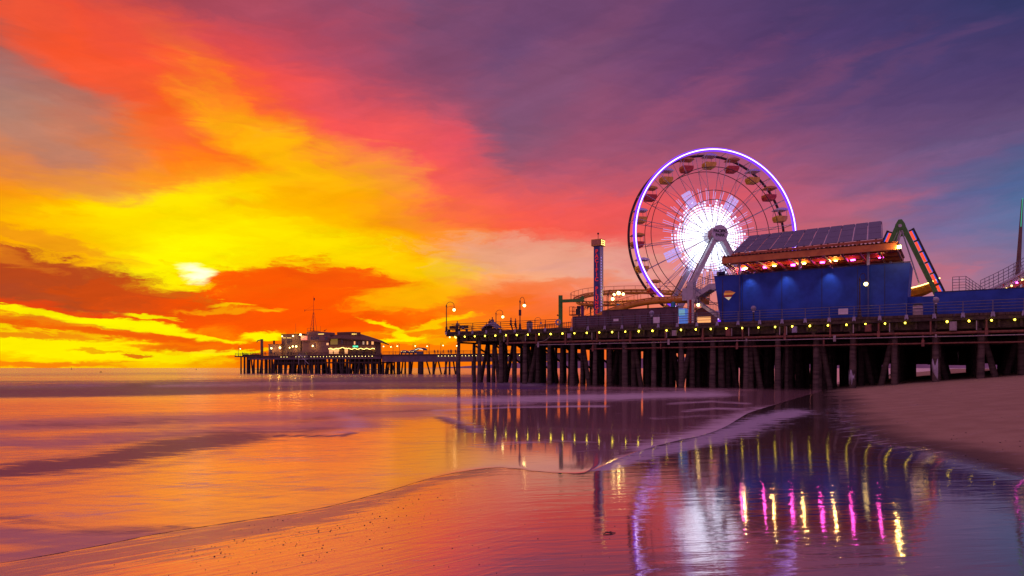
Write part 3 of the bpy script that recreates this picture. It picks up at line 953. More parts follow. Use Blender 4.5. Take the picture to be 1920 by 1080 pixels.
for (s, n, ri, bi) in spots:
    foot = N1.P(s, n, 0)
    zf = float(sand_rise(np.array([foot.x]), np.array([foot.y]))[0]) - .5
    r = random.uniform(.25, .34) if ri == 0 else random.uniform(.2, .36)
    lean = random.uniform(-.08, .08)
    mb = pile_mb(N1.P(s + lean, n, zf), N1.P(s, n, 6.0), r)
    mats = 'pile' if ri < 2 else 'pile_dark'  # rows behind the front two take the darker pile tone
    rake = (ri in (1, 2, 4, 6) and bi < 19 and (bi + ri) % 2 == 0)
    if ri <= 2 and npile < 84:
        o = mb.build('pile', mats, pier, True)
        npile += 1
        if ri == 0 and bi in WRAPS:                          # pale wraps at the foot of two front piles
            wb = MB()
            pts = []
            fz = zf + .5
            f0, f1 = N1.P(s + lean * .9, n, fz + .2), N1.P(s + lean * .6, n, fz + 2.1)
            d = (f1 - f0)
            nseg = 12
            vs, fs = [], []
            for k in range(nseg + 1):
                a = -1.9 + 2.5 * k / nseg
                rad_ = r * 1.2
                hgt_ = 1.0 if bi == WRAPS[0] else 1.25
                lo = (.35 + .3 * math.sin(k * 1.3)) if bi == WRAPS[0] else 1.05 * (1 - k / nseg)
                q = N1.e * math.sin(a) * rad_ - N1.nn * math.cos(a) * rad_
                for t in (lo, hgt_ + .25 * math.sin(k * .9 + bi)):
                    p = f0.lerp(f1, t * .75)
                    vs.append((p.x + q.x, p.y + q.y, p.z))
            for k in range(nseg):
                fs.append((2 * k, 2 * k + 2, 2 * k + 3, 2 * k + 1))
            wb.add(vs, fs)
            w = wb.build('pile_wrap', 'wrap', None, True)
            so = w.modifiers.new('thick', 'SOLIDIFY'); so.thickness = .03
            w.parent = o
            w.location = -Vector(pier['base'])
    else:
        deep.add(mb.v, mb.f)
    if rake:
        sg = 1 if bi % 3 else -1
        mb = pile_mb(N1.P(s + sg * 1.3, n - .4, zf), N1.P(s + sg * .15, n, 6.0), .28)
        if npile < 100 and ri <= 2:
            mb.build('raking_pile', mats, pier, True)
        else:
            deep.add(mb.v, mb.f)
o = deep.build('inner_piles', 'pile_dark', pier, True)
o['kind'] = 'stuff'
# bracing low between the back rows
b = MB()
for s in BENTS:
    b.beam(N1.P(s, 4.6, 5.7), N1.P(s, 14, 2.2), .12, .25)
b.build('cross_brace', 'beam', pier)

# pipes slung under the deck edge
def pipe(name, label, z, n, r, s0, s1, m, drop, hm='rust', step=4.55):
    t = thing(name, label, 'pipe', tuple(N1.P(s0, n, z)), 'pipes slung under the pier edge')
    mb = MB()
    pts = [N1.P(s0 + (s1 - s0) * k / 30, n, z + .015 * math.sin(k * 2.1)) for k in range(31)]
    mb.tube(pts, r, 8)
    mb.build('pipe_run', m, t, True)
    hb = MB()
    s = s0 + .4
    k = 0
    while s < s1:
        hb = MB()
        N1.box(hb, s - .07, s + .07, n - r - .05, n + r + .02, z - r - .03, drop)
        if k % 2 == 0:
            N1.box(hb, s - .13, s + .13, n - r - .07, n - r - .045, z - .3, z + .35)
        hb.build('pipe_hanger', hm, t)
        s += step; k += 1
    return t
pipe('pipe', 'upper rusty red pipe running just under the string lights', 5.85, -.05, .14, 9, S1 - 2, 'rust', 7.04)
pipe('pipe', 'thin pale grey pipe hung close below the upper red pipe', 5.5, -.22, .055, 14, S1 - 2, 'greypipe', 5.72, 'greypipe', 9.1)
pipe('pipe', 'lowest rusty pipe crossing the pile heads along the pier', 4.85, .05, .085, 22, S1 - 2, 'rust', 5.7, 'rust', 9.1)
# loose cable loop and short ladders of conduit drops
t = thing('power_cable', 'pale slack cable sagging below the string lights', 'cable', tuple(N1.at(1000, 640, -.3)))
p0, p1 = N1.at(1008, 640, -.3), N1.at(1036, 626, -.3)
pts = []
for k in range(13):
    u = k / 12
    p = p0.lerp(p1, u); p.z -= .35 * math.sin(math.pi * u)
    pts.append(p)
MB().tube(pts, .03, 6).build('cable_run', 'greypipe', t, True)
for px in (1475, 1372, 1462, 1600, 1668, 1831, 1404, 1250, 1160, 1110, 945, 985):
    s = N1.s(px, -.2)
    q = MB()
    N1.box(q, s - .045, s + .045, -.24, -.18, 6.05, 6.95)
    o = q.build('drain_spout', 'greypipe')
    tag(o, 'short pale drain spout hanging from the pier edge beam', 'drain spout', 'drain spouts on the pier edge')

# utility boxes on the edge beam
for px, lab, m, w, h in [(1366, 'small rusty red junction box under the deck below the striped banner', 'rust', .55, .9), (1490, 'pale junction box lit by the bulb right above it', 'bracket', .5, .7),
                      (1628, 'rusty junction box above the front pile with the jagged white wrap', 'rust', .6, .8), (1787, 'dark grey junction box above the tall white wrapped pile', 'greypipe', .6, .9),
                      (1068, 'pale box beside the first bulb left of the maroon hoarding', 'bracket', .5, .6), (1265, 'grey box on the edge beam below the light blue booth', 'greypipe', .55, .7)]:
    s = N1.s(px, -.2)
    t = thing('junction_box', lab, 'junction box', tuple(N1.P(s, -.2, 6.5)), 'junction boxes on the pier edge')
    q = MB(); N1.box(q, s - w / 2, s + w / 2, -.4, -.165, 6.95 - h, 6.92); q.build('box_body', m, t)
    q = MB(); N1.box(q, s - w / 2 + .06, s + w / 2 - .06, -.43, -.403, 6.95 - h + .06, 6.84); q.build('box_door', m, t)

# ------------------------------------------------------------------ string of bulbs on the deck edge
def light_string(F, s0, step, count, n, z, r, label, bm, skip=(), sag=.06, name='light_string', hood=True):
    t = thing(name, label, 'string lights', tuple(F.P(s0, n, z)))
    pts = []
    for i in range(count):
        pts.append(F.P(s0 + i * step, n, z + r * 1.9))
        if i < count - 1:
            pts.append(F.P(s0 + (i + .5) * step, n, z + r * 1.9 - sag))
    MB().tube(pts, .022, 5).build('cable', 'rope', t)
    first = None
    for i in range(count):
        if i in skip:
            continue
        p = F.P(s0 + i * step, n, z)
        if first is None:
            first = MB().ball(p, r, 10, 7, (1, 1, 1.2)).build('bulb', bm, t, True)
            so = MB().bar(p + Vector((0, 0, r * 1.1)), p + Vector((0, 0, r * 2.0)), r * .5, r * .42, 8).build('socket', 'rubber', None, True)
            so.parent = first
            so.location = -Vector(t['base'])
            base_p = p
        else:
            c = copy_tree(first, t, loc=p - base_p)
            k = random.uniform(.86, 1.1)
            c.scale = (k, k, k); c.location = (p - base_p) + (base_p - Vector(t['base'])) * (1 - k)
    return t
light_string(N1, N1.s(853, -.34), 1.78, 40, -.34, 6.93, .088, 'long row of yellow bulbs along the near pier edge', 'bulb', skip=(33,))
# three bulbs round the seaward corner
F1b = Frame(tuple(N1.P(-1.6, 4.5, 0))[:2], tuple(-N1.nn))
light_string(F1b, 0.3, 1.5, 3, -.25, 7.0, .10, 'three dim bulbs on the seaward corner of the near pier', 'bulb_far')

# ------------------------------------------------------------------ railings
def railing(F, s0, s1, n, z0, step, label, rails, m, mp, h=1.15, name='railing', plate=True, r=.03):
    t = thing(name, label, 'railing', tuple(F.P(s0, n, z0)), None)
    for zr in rails:
        MB().tube([F.P(s0 + (s1 - s0) * k / 40, n, z0 + zr + .01 * math.sin(k * 1.7)) for k in range(41)], r, 6).build('rail', m, t, True)
    cnt = int((s1 - s0) / step) + 1
    for i in range(cnt):
        s = s0 + i * step
        po = MB().bar(F.P(s, n, z0 - .1), F.P(s, n, z0 + h), r * 1.35, n=6).build('post', m, t)
        if plate:
            q = MB()
            F.box(q, s - .14, s + .14, n - .07, n - .035, z0 - .34, z0 + .05)
            F.box(q, s - .17, s - .06, n - .10, n - .071, z0 - .42, z0 - .2)
            F.box(q, s + .06, s + .17, n - .10, n - .071, z0 - .42, z0 - .2)
            pl = q.build('base_bracket', mp, None)
            pl.parent = po; pl.location = -Vector(t['base'])
    return t
sA = N1.s(1072, -.28)
railing(N1, sA, S1 - 1, -.30, ZD, 2.37, 'grey metal railing with four thin rails before the hoarding and blue wall', (.30, .58, .86, 1.14), 'galv', 'bracket')
railing(N1, -1.3, sA - 2.3, -.30, ZD, 2.4, 'dark iron railing along the open seaward end of the near pier', (.30, .58, .86, 1.14), 'rustrail', 'bracket', r=.035)
FB = Frame(tuple(N1.P(-1.3, 30, 0))[:2], tuple(-N1.nn))
railing(FB, 0, 29, 0, ZD, 3.0, 'dark iron railing on the far side of the seaward deck end', (.30, .58, .86, 1.14), 'rustrail', 'bracket', plate=False, r=.035)

# ------------------------------------------------------------------ ferris wheel
AX = Vector((math.sin(R(9)), -math.cos(R(9)), 0))
LT = Vector((math.cos(R(9)), math.sin(R(9)), 0))
UP = Vector((0, 0, 1))
WD = 105.0
WC = Vector(((1335 - CX) / FPX * WD, WD, EYE + (HZ - 443.5) * WD / FPX))
WR = 12.9
wheel = thing('ferris_wheel', 'tall ferris wheel with a violet lit rim and white lit spokes', 'ferris wheel', (WC.x, WC.y, ZD))
def wp(r, a, k=0.0):
    return WC + LT * (r * math.cos(a)) + UP * (r * math.sin(a)) + AX * k
def ring(r, k, n=120):
    return [wp(r, 2 * math.pi * i / n, k) for i in range(n)]
rim = MB().tube(ring(WR, 1.5), .31, 10, True).build('front_rim', 'led_purple', wheel, True)
o = MB().tube(ring(WR - .04, 1.80), .07, 8, True).build('led_tube', 'led_core', None, True)
o.parent = rim; o.location = -Vector(wheel['base'])
MB().tube(ring(WR - .05, -1.5), .2, 8, True).build('back_rim', 'rustrail', wheel, True)
for r, k, w in ((WR * .80, 1.35, .055), (WR * .80, -1.35, .055), (WR * .53, 1.2, .05), (WR * .42, 1.2, .05)):
    MB().tube(ring(r, k, 80), w, 6, True).build('inner_ring', 'rustrail', wheel, True)
NS = 20
for i in range(NS):
    a = 2 * math.pi * (i + .5) / NS
    q = MB()
    for k, kh in ((1.4, .9), (-1.4, -.9)):
        q.bar(wp(.9, a, kh), wp(WR, a, k), .05, .04, 6)
    q.bar(wp(WR, a, 1.5), wp(WR, a, -1.5), .06, n=6)
    q.bar(wp(WR * .80, a, 1.35), wp(WR * .80, a, -1.35), .05, n=6)
    q.bar(wp(WR * .53, a, 1.2), wp(WR * .80, a, -1.3), .03, n=5)
    q.build('spoke', 'offwhite', wheel)
# white light strips, fanned out on the spokes, of uneven length
random.seed(5)
LK = -1.05
NL = 72
for i in range(NL):
    a = 2 * math.pi * (i + .5) / NL
    L0 = 5.2 + (.55 if i % 2 else 0) + .45 * math.cos(a * 6) + random.uniform(-.25, .25)
    t = Vector((0, 0, 0)) + LT * -math.sin(a) + UP * math.cos(a)
    q, q2 = MB(), MB()
    Lw = L0 - 1.1 + random.uniform(-.45, .45)
    r = .8
    while r < L0:
        seg = .27
        w_ = min(.31, .074 * r)
        (q if r < Lw else q2).box(wp(r + seg / 2, a, LK), (wp(1, a) - WC) * (seg / 2), t * (w_ * .5), AX * .03)
        r += seg + .03 + max(0, (r - 1.6)) * .042
    st = q.build('led_strip', 'led_white', wheel)
    o = q2.build('strip_end', 'led_mid', None); o.parent = st; o.location = -Vector(wheel['base'])
for i in range(36):                                             # dim long rays past the bright fan
    a = 2 * math.pi * (i + .25) / 36
    q = MB()
    t = LT * -math.sin(a) + UP * math.cos(a)
    for da in (-.022, .022):
        q.beam(wp(5.2, a + da, LK), wp(random.uniform(7.2, 7.9), a + da, LK), .07, .05, AX)
    q.build('led_ray', 'led_dim', wheel)
for ad, r0, r1 in ((120, 5.3, 7.9), (56, 5.3, 7.7), (205, 5.3, 7.9), (285, 5.2, 7.4)):
    a = R(ad)
    t = LT * -math.sin(a) + UP * math.cos(a)
    q = MB()
    for k in range(4):
        for j in range(4):
            q.box(wp(r0 + (r1 - r0) * (k + .5) / 4, a, LK + .08) + t * ((j - 1.5) * .4), (wp(1, a) - WC) * ((r1 - r0) / 8 - .04), t * .17, AX * .03)
    q.build('led_panel', 'led_dim', wheel)
# cabins hang upright between the rims
cab0 = None
cabm = ['red', 'yellow']
protos = {}
for i in range(NS):
    a = 2 * math.pi * i / NS + .04
    p = wp(WR * .93, a)
    kind = i % 2
    if kind not in protos:
        q = MB()
        prof = [(-.62, -1.55), (.62, -1.55), (.86, -1.1), (.86, -.72), (-.86, -.72), (-.86, -1.1)]
        q.prism([p + LT * x + UP * z_ - AX * .75 for x, z_ in prof], AX * 1.5)
        g = q.build('gondola', cabm[kind], wheel)
        q = MB()
        for sx_ in (-.78, .78):
            for sk in (-.7, .7):
                q.bar(p + LT * sx_ + AX * sk - UP * .72, p + LT * sx_ * .85 + AX * sk + UP * .22, .035, n=5)
        c = q.build('canopy_frame', 'offwhite', None); c.parent = g; c.location = -Vector(wheel['base'])
        q = MB()
        q.prism([p + LT * x + UP * z_ - AX * .85 for x, z_ in [(-.98, .2), (.98, .2), (.75, .42), (0, .56), (-.75, .42)]], AX * 1.7)
        c = q.build('roof', 'white' if kind else 'yellow', None); c.parent = g; c.location = -Vector(wheel['base'])
        protos[kind] = (g, p)
    else:
        g, p0 = protos[kind]
        copy_tree(g, wheel, loc=p - p0)
# hub, axle and round signs
MB().bar(WC - AX * 2.4, WC + AX * 2.62, .42, n=14).build('axle', 'offwhite', wheel, True)
MB().bar(WC - AX * .95, WC + AX * .95, .95, n=24).build('hub', 'offwhite', wheel, True)
s1 = MB().bar(WC + AX * 2.6, WC + AX * 2.78, 1.2, n=40).build('sign_disc', mat('lavender_disc_paint', (.60, .56, .70), .5), wheel)
o = MB().tube([WC + AX * 2.7 + LT * (1.22 * math.cos(2 * math.pi * i / 40)) + UP * (1.22 * math.sin(2 * math.pi * i / 40)) for i in range(40)], .05, 6, True).build('disc_edge', 'white', None, True)
o.parent = s1; o.location = -Vector(wheel['base'])
tx = lettering("PACIFIC\nPARK", 'rubber', wheel, WC + AX * 2.80, LT, UP, .64, spacing=.95, lines=.95, depth=.02, bold=.02)
s2 = MB().bar(WC - AX * .92, WC - AX * .70, 1.2, n=40)
MB().bar(WC + AX * .97 - LT * .0, WC + AX * 1.12, 1.18, n=40).build('sign_disc', mat('peach_disc_paint', (.55, .35, .36), .5), wheel)
# legs
for k, w, lab in ((2.1, 1.0, 1), (-2.1, .9, 0)):
    for sg in (-1, 1):
        foot = WC + LT * (sg * 8.3) + AX * (k * 1.25); foot.z = ZD
        head = WC + AX * k - UP * .2 + LT * (sg * .25)
        q = MB().beam(head, foot, .62, w, up=AX)
        leg = q.build('support_leg', 'offwhite', wheel)
        side = (LT - UP * sg * -.5).normalized()
        q = MB()
        d = (foot - head).normalized()
        nrm = d.cross(AX).normalized()
        if nrm.dot(UP) < 0: nrm = -nrm
        q.beam(head + nrm * (w / 2 + .06) + AX * .1, foot + nrm * (w / 2 + .06) + AX * .1, .12, .1, up=AX)
        st = q.build('led_strip_housing', 'rubber', None); st.parent = leg; st.location = -Vector(wheel['base'])
        q = MB(); q.box(foot + UP * .4, LT * .9, AX * .8, UP * .4); q.build('foot_block', 'offwhite', wheel)
q = MB()
q.box(WC - AX * 1.9 - UP * .2, LT * .5, AX * .35, UP * .6); q.box(WC + AX * 2.05 - UP * .2, LT * .5, AX * .35, UP * .6)
q.build('bearing_block', 'offwhite', wheel)

# ------------------------------------------------------------------ boarding platform and stairs left of the blue wall
t = thing('boarding_stairs', 'pale steel boarding platform with stairs under the big wheel', 'stairs', tuple(N1.P(N1.s(1300, 12), 12, ZD)))
n0 = 12.0
sa, sb, sc, sd_ = (N1.s(x, n0) for x in (1279, 1304, 1331, 1350))
zt, zb_, zu = N1.z(1290, 540, n0), N1.z(1290, 563, n0), N1.z(1330, 532, n0)
q = MB(); N1.box(q, sa, sb, n0, n0 + 4, zb_, zt); q.build('landing', 'offwhite', t)
q = MB(); N1.box(q, sa + .6, sa + 1.5, n0 + .2, n0 + 1.4, zt, zt + .9); q.build('control_cabinet', 'offwhite', t)
q = MB()
def flight(q, A, B, n, w, thick):
    A0, B0 = N1.P(A[0], n, A[1]), N1.P(B[0], n, B[1])
    q.prism([A0, B0, B0 + UP * thick, A0 + UP * thick], E3(N1.nn) * .12)
    A0, B0 = N1.P(A[0], n + w, A[1]), N1.P(B[0], n + w, B[1])
    q.prism([A0, B0, B0 + UP * thick, A0 + UP * thick], E3(N1.nn) * .12)
    m = 12
    for i in range(m):
        u = (i + .5) / m
        s_, z_ = A[0] + (B[0] - A[0]) * u, A[1] + (B[1] - A[1]) * u + thick * .6
        N1.box(q, s_ - .12, s_ + .12, n + .12, n + w, z_ - .03, z_ + .03)
flight(q, (sb - .3, zb_), (sc, zu - .75), n0, 2.4, .8)
q.build('stair_flight', 'offwhite', t)
q = MB(); N1.box(q, sc, sd_ + 2, n0, n0 + 2.6, zu - .75, zu); q.build('upper_landing', 'offwhite', t)
q = MB()
flight(q, (sb + .2, zb_ - .3), (sd_ + 1, ZD + .6), n0 - 1.6, 1.4, .45)
q.build('stair_flight', 'offwhite', t)
q = MB()
for h in (.3, .6, .9, 1.15):
    q.tube([N1.P(sb - .3, n0, zt - .5 + h), N1.P(sc, n0, zu + h), N1.P(sd_ + 2, n0, zu + h)], .03, 5)
for i in range(8):
    u = i / 7
    q.bar(N1.P(sb - .3 + (sc - sb + .3) * u, n0, zb_ + .6 + (zu - zb_ - .6) * u), N1.P(sb - .3 + (sc - sb + .3) * u, n0, zt - .5 + 1.15 + (zu - zt + .5) * u), .025, n=5)
q.build('hand_rail', 'galv', t)
q = MB()
for i in range(22):
    u = i / 21
    s_ = sb + .2 + (sd_ + .8 - sb) * u
    z_ = zb_ + .1 + (ZD + .9 - zb_) * u
    q.bar(N1.P(s_, n0 - 1.6, z_), N1.P(s_, n0 - 1.6, z_ + 1.3), .022, n=4)
q.tube([N1.P(sb + .2, n0 - 1.6, zb_ + 1.4), N1.P(sd_ + 1, n0 - 1.6, ZD + 2.2)], .04, 5)
q.build('hand_rail', 'galv', t)
for px, mm in ((1291, 'white'), (1294.5, 'red'), (1299, 'white')):
    s_ = N1.s(px, 11.3)
    q = MB().bar(N1.P(s_, 11.3, ZD), N1.P(s_, 11.3, zb_ - .02), .17, n=10)
    o = q.build('column', mm, t, True)
# arch-backed kiosk seen under the stairs
t = thing('ticket_kiosk', 'low pale kiosk with a curved top under the boarding stairs', 'kiosk', tuple(N1.P(N1.s(1318, 16), 16, ZD)))
q = MB()
s0_, s1_ = N1.s(1301, 16), N1.s(1338, 16)
prof = [N1.P(s0_, 16, ZD)] + [N1.P(s0_ + (s1_ - s0_) * k / 8, 16, ZD + 2.6 + .7 * math.sin(math.pi * k / 8)) for k in range(9)] + [N1.P(s1_, 16, ZD)]
q.prism(prof, E3(N1.nn) * 2)
q.build('body', 'bwall', t)
q = MB(); N1.box(q, s0_ + .4, s1_ - .4, 15.93, 15.97, ZD + 1.0, ZD + 1.9); q.build('counter_window', 'lit_warm', t)

# ------------------------------------------------------------------ drop tower
nT = 15.0
sT = N1.s(1121.5, nT)
tw = thing('drop_tower', 'slim blue drop tower with a yellow box on top and red letters', 'drop tower', tuple(N1.P(sT, nT, ZD)))
zT = N1.z(1122, 462, nT)
q = MB(); N1.box(q, sT - .5, sT + .5, nT - .5, nT + .5, ZD, zT); q.build('tower_shaft', 'blue2', tw)
q = MB(); N1.box(q, sT + .5, sT + .66, nT - .45, nT + .45, ZD, zT - .1); q.build('guide_rail', 'offwhite', tw)
q = MB()
for i in range(26):
    N1.box(q, sT + .66, sT + .70, nT - .40, nT - .28, ZD + .8 + i * .42, ZD + .98 + i * .42)
q.build('marker_lights', mat('violet_marker_lens', (.5, .5, .6), .4, emit=(.55, .35, 1), power=.8), tw)
q = MB(); N1.box(q, sT - .78, sT + .82, nT - .78, nT + .78, zT, zT + 1.0); cap = q.build('top_box', 'yellow', tw)
q = MB(); N1.box(q, sT - .7, sT + .74, nT - .82, nT - .785, zT + .12, zT + .88)
o = q.build('sign_panel', mat('faded_orange_sign', (.55, .22, .10), .5), None); o.parent = cap; o.location = -Vector(tw['base'])
q = MB()
for k in range(3):
    for j in range(3):
        q.ball(N1.P(sT + .84, nT - .5 + j * .5, zT + .2 + k * .3), .07, 6, 5)
o = q.build('lamp_bulbs', 'bulb_far', None); o.parent = cap; o.location = -Vector(tw['base'])
q = MB().bar(N1.P(sT, nT, zT + 1), N1.P(sT, nT, zT + 1.9), .04, n=6); q.ball(N1.P(sT, nT, zT + 1.95), .16, 8, 6)
q.build('beacon', 'rubber', tw, True)
lettering("P\nA\nC\nI\nF\nI\nC\n \nP\nL\nU\nN\nG\nE", 'neon_red', tw, N1.P(sT, nT - .53, N1.z(1122, 529, nT)), E3(N1.e), UP, .82, lines=.86, depth=.02, bold=.02)
q = MB(); N1.box(q, sT - 1.0, sT + 1.0, nT - .95, nT - .55, ZD + 1.2, ZD + 2.2); q.build('seat_car', 'red', tw)

# ------------------------------------------------------------------ roller coaster
co = thing('roller_coaster', 'orange steel roller coaster track curving behind the drop tower', 'roller coaster', tuple(N1.P(N1.s(1180, 16), 16, ZD)))
def track(pts, parent, gauge=1.1, spine=True, m='track', rm='trackred', tie=.9, railh=0.0, rr=.085, spr=.24):
    C = [Vector(p) for p in catmull([tuple(p) for p in pts], 10)]
    T = []
    for i in range(len(C)):
        d = C[min(i + 1, len(C) - 1)] - C[max(i - 1, 0)]
        d.z *= .3
        T.append(d.normalized())
    S = [t_.cross(UP).normalized() for t_ in T]
    q = MB()
    if spine:
        q.tube([p - UP * .45 for p in C], spr, 8)
        q.build('track_spine', m, parent, True)
    for sg in (-1, 1):
        MB().tube([p + s_ * (sg * gauge / 2) for p, s_ in zip(C, S)], rr, 6).build('track_rail', m, parent, True)
    q = MB()
    acc = 0
    for i in range(1, len(C)):
        acc += (C[i] - C[i - 1]).length
        if acc > tie:
            acc = 0
            q.beam(C[i] - S[i] * gauge / 2, C[i] + S[i] * gauge / 2, .09, .09)
            q.beam(C[i] - UP * .45, C[i] + S[i] * gauge / 2, .08, .08)
            q.beam(C[i] - UP * .45, C[i] - S[i] * gauge / 2, .08, .08)
    q.build('track_ties', rm, parent)
    if railh:
        q = MB()
        q.tube([p + s_ * (gauge / 2 + .5) + UP * railh for p, s_ in zip(C, S)], .035, 5)
        for i in range(0, len(C), 4):
            q.bar(C[i] + S[i] * (gauge / 2 + .5) - UP * .3, C[i] + S[i] * (gauge / 2 + .5) + UP * railh, .03, n=5)
        q.build('walkway_rail', rm, parent)
    return C
A = N1.at
track([A(1330, 549, 30), A(1270, 546.5, 30), A(1210, 544, 30), A(1160, 544.5, 29), A(1122, 547, 27), A(1098, 551.5, 24), A(1083, 558, 21), A(1085, 563.5, 18.5),
       A(1106, 566, 17), A(1150, 566, 17.5), A(1200, 563, 18), A(1260, 560, 18)], co, railh=.85, rr=.10)
track([A(1082, 606, 6.5), A(1108, 596, 8), A(1132, 584, 9), A(1160, 573.5, 10), A(1188, 565, 11), A(1222, 559.5, 12), A(1258, 557.5, 13), A(1290, 557, 14), A(1330, 560, 15)], co, m='track', rm='track', railh=.75, spr=.42)
for px, py, n, mm, r, lb in ((1160, 566, 17.5, 'cyan', .32, 'cyan column'), (1146, 588, 14, 'skyblue', .28, None), (1169, 575, 10.4, 'red', .2, None),
                              (1262, 562, 13.1, 'cyan', .34, None), (1092, 566, 18, 'purple', .26, None), (1215, 564, 30, 'track', .16, None), (1122, 566, 26.9, 'track', .2, None)):
    s_ = N1.s(px, n)
    MB().bar(N1.P(s_, n, ZD - .05), N1.P(s_, n, N1.z(px, py, n) - .3), r, n=14).build('support_column', mm, co, True)
# a lit light cluster on the cyan column
t = thing('cluster_lamp', 'three warm globes clustered at the cyan column top', 'lamp', tuple(N1.P(N1.s(1160, 16.6), 16.6, N1.z(1160, 553, 16.6))))
zc = N1.z(1160, 553, 16.6); s_ = N1.s(1160, 16.6)
q = MB()
for d in (-.75, 0, .75):
    q.bar(N1.P(s_, 16.95, zc - .35), N1.P(s_ + d, 16.6, zc - .15 + (.2 if d == 0 else 0)), .04, n=5)
q.build('bracket_arm', 'lamp_iron', t)
for d in (-.75, 0, .75):
    MB().ball(N1.P(s_ + d, 16.6, zc + .08 + (.2 if d == 0 else 0)), .26 if d == 0 else .2, 10, 8).build('globe', 'flood' if d == 0 else 'globe', t, True)

# green gantry and the purple column with a lift basket
t = thing('green_gantry', 'bright green steel post with an arm reaching the coaster bend', 'gantry', tuple(A(1051, 606, 10)))
s_ = N1.s(1051, 10); zt = N1.z(1051, 554, 10); za = N1.z(1070, 561, 10)
MB().bar(N1.P(s_, 10, ZD), N1.P(s_, 10, zt), .31, n=16).build('post', 'green', t, True)
q = MB().beam(N1.P(s_ + .25, 10, za - .2), N1.P(N1.s(1092, 10), 10.5, za - .2), .4, .44)
q.beam(N1.P(N1.s(1086, 10), 10.5, za + .02), N1.P(N1.s(1091, 10), 10.5, za + .3), .35, .4)
q.build('arm', 'green', t)
q = MB().ball(N1.P(s_ - .45, 9.9, N1.z(1046, 591, 10)), .12, 8, 6); q.bar(N1.P(s_ - .45, 9.9, N1.z(1046, 592, 10)), N1.P(s_ - .1, 10, N1.z(1046, 593, 10)), .04, n=5)
q.build('camera_pod', 'rubber', t, True)
t = thing('lift_basket', 'rusty lift basket with a caged platform beside the purple column', 'lift', tuple(A(1075, 606, 12)))
s0_, s1_ = N1.s(1067, 12), N1.s(1086, 12)
zb_, zt = N1.z(1075, 591, 12), N1.z(1075, 575, 12)
q = MB(); N1.box(q, s0_, s1_, 12, 13, zb_, zb_ + .14); q.build('platform', 'rust', t)
q = MB()
for s_ in (s0_ + .04, (s0_ + s1_) / 2 - .2, (s0_ + s1_) / 2):
    for n in (12.04, 12.96):
        q.bar(N1.P(s_, n, zb_), N1.P(s_, n, zt), .035, n=5)
for z_ in (zt, (zt + zb_) / 2):
    for n in (12.04, 12.96):
        q.bar(N1.P(s0_, n, z_), N1.P((s0_ + s1_) / 2, n, z_), .035, n=5)
q.build('cage', 'rust', t)
q = MB(); N1.box(q, s1_ - .62, s1_ - .2, 12.1, 12.8, zb_ + .14, zt - .35); N1.box(q, s1_ - .5, s1_ - .05, 12.2, 12.6, zt - .35, zt + .1)
q.build('motor_unit', 'rubber', t)
q = MB().bar(N1.P(s1_ - .3, 12.5, zb_), N1.P(s1_ + .2, 13, ZD), .13, n=8); q.build('boom', 'rust', t, True)

# small palm lit yellow beside the purple column
t = thing('palm_tree', 'small palm tree lit yellow behind the maroon hoarding', 'palm tree', tuple(A(1107, 606, 20)))
pb = A(1107, 604, 20); pb.z = ZD
ph = N1.z(1107, 576, 20) - ZD
MB().tube([pb, pb + UP * (ph * .5) + LT * .08, pb + UP * ph], [.16, .12, .11], 8).build('trunk', 'rwall', t, True)
q = MB()
random.seed(3)
for i in range(15):
    a = i * 2.4; L = random.uniform(1.1, 1.5); lift = random.uniform(.2, .9)
    d = Vector((math.cos(a), math.sin(a), 0)); sd2 = Vector((-math.sin(a), math.cos(a), 0))
    prev = None
    for k in range(9):
        u = k / 8
        c = pb + UP * ph + d * (L * u) + UP * (lift * math.sin(u * 2.2) - .9 * u * u)
        if prev is not None:
            for sg in (-1, 1):
                tip = c + sd2 * (sg * .38 * math.sin(math.pi * min(u * .9 + .1, 1)) + .02 * sg) + d * .15 - UP * .12
                q.add([prev, c, tip], [(0, 1, 2)])
        prev = c
q.build('crown', mat('yellow_green_frond', (.16, .17, .03), .6), t)

# ------------------------------------------------------------------ maroon hoarding, booth
t = thing('hoarding', 'maroon boarded hoarding with a stepped top behind the metal railing', 'hoarding', tuple(N1.P(N1.s(1180, 2), 2, ZD)))
sh0, sh1, sh2 = N1.s(1073, 2), N1.s(1129, 2), N1.s(1271, 2)
q = MB(); N1.box(q, sh0, sh1, 2, 2.16, ZD - .01, ZD + 1.65); q.build('low_boarding', 'maroon', t)
q = MB(); N1.box(q, sh1 + .003, sh2, 2, 2.2, ZD - .01, ZD + 2.15); q.build('tall_boarding', 'maroon', t)
q = MB(); N1.box(q, sh1 - .04, sh2 + .04, 1.93, 2.27, ZD + 2.153, ZD + 2.24); q.build('coping', 'beam', t)
for i in range(9):
    s_ = sh0 + .5 + i * (sh2 - sh0 - 1) / 8
    q = MB(); N1.box(q, s_ - .05, s_ + .05, 1.94, 1.997, ZD, ZD + 1.6); q.build('batten', 'beam', t)
for px, lab in ((1155, 'small pale notice on the low left end of the hoarding'), (1231, 'square white notice in the middle of the hoarding railing'),
                (1581, 'small white notice on the railing before the blue wall')):
    nn_ = -.36
    s_ = N1.s(px, nn_)
    w, h = (.34, .15) if px == 1155 else ((.4, .36) if px == 1231 else (.46, .30))
    zc = {1155: 600, 1231: 600, 1581: 584}[px]
    zc = N1.z(px, zc, nn_)
    q = MB(); N1.box(q, s_ - w, s_ + w, nn_ - .03, nn_, zc - h, zc + h)
    tag(q.build('notice_board', 'white'), lab, 'notice')
t = thing('light_booth', 'narrow light blue lit booth at the right end of the hoarding', 'booth', tuple(N1.P(N1.s(1278, 2), 2, ZD)))
s0_, s1_ = N1.s(1272.5, 2), N1.s(1284.5, 2)
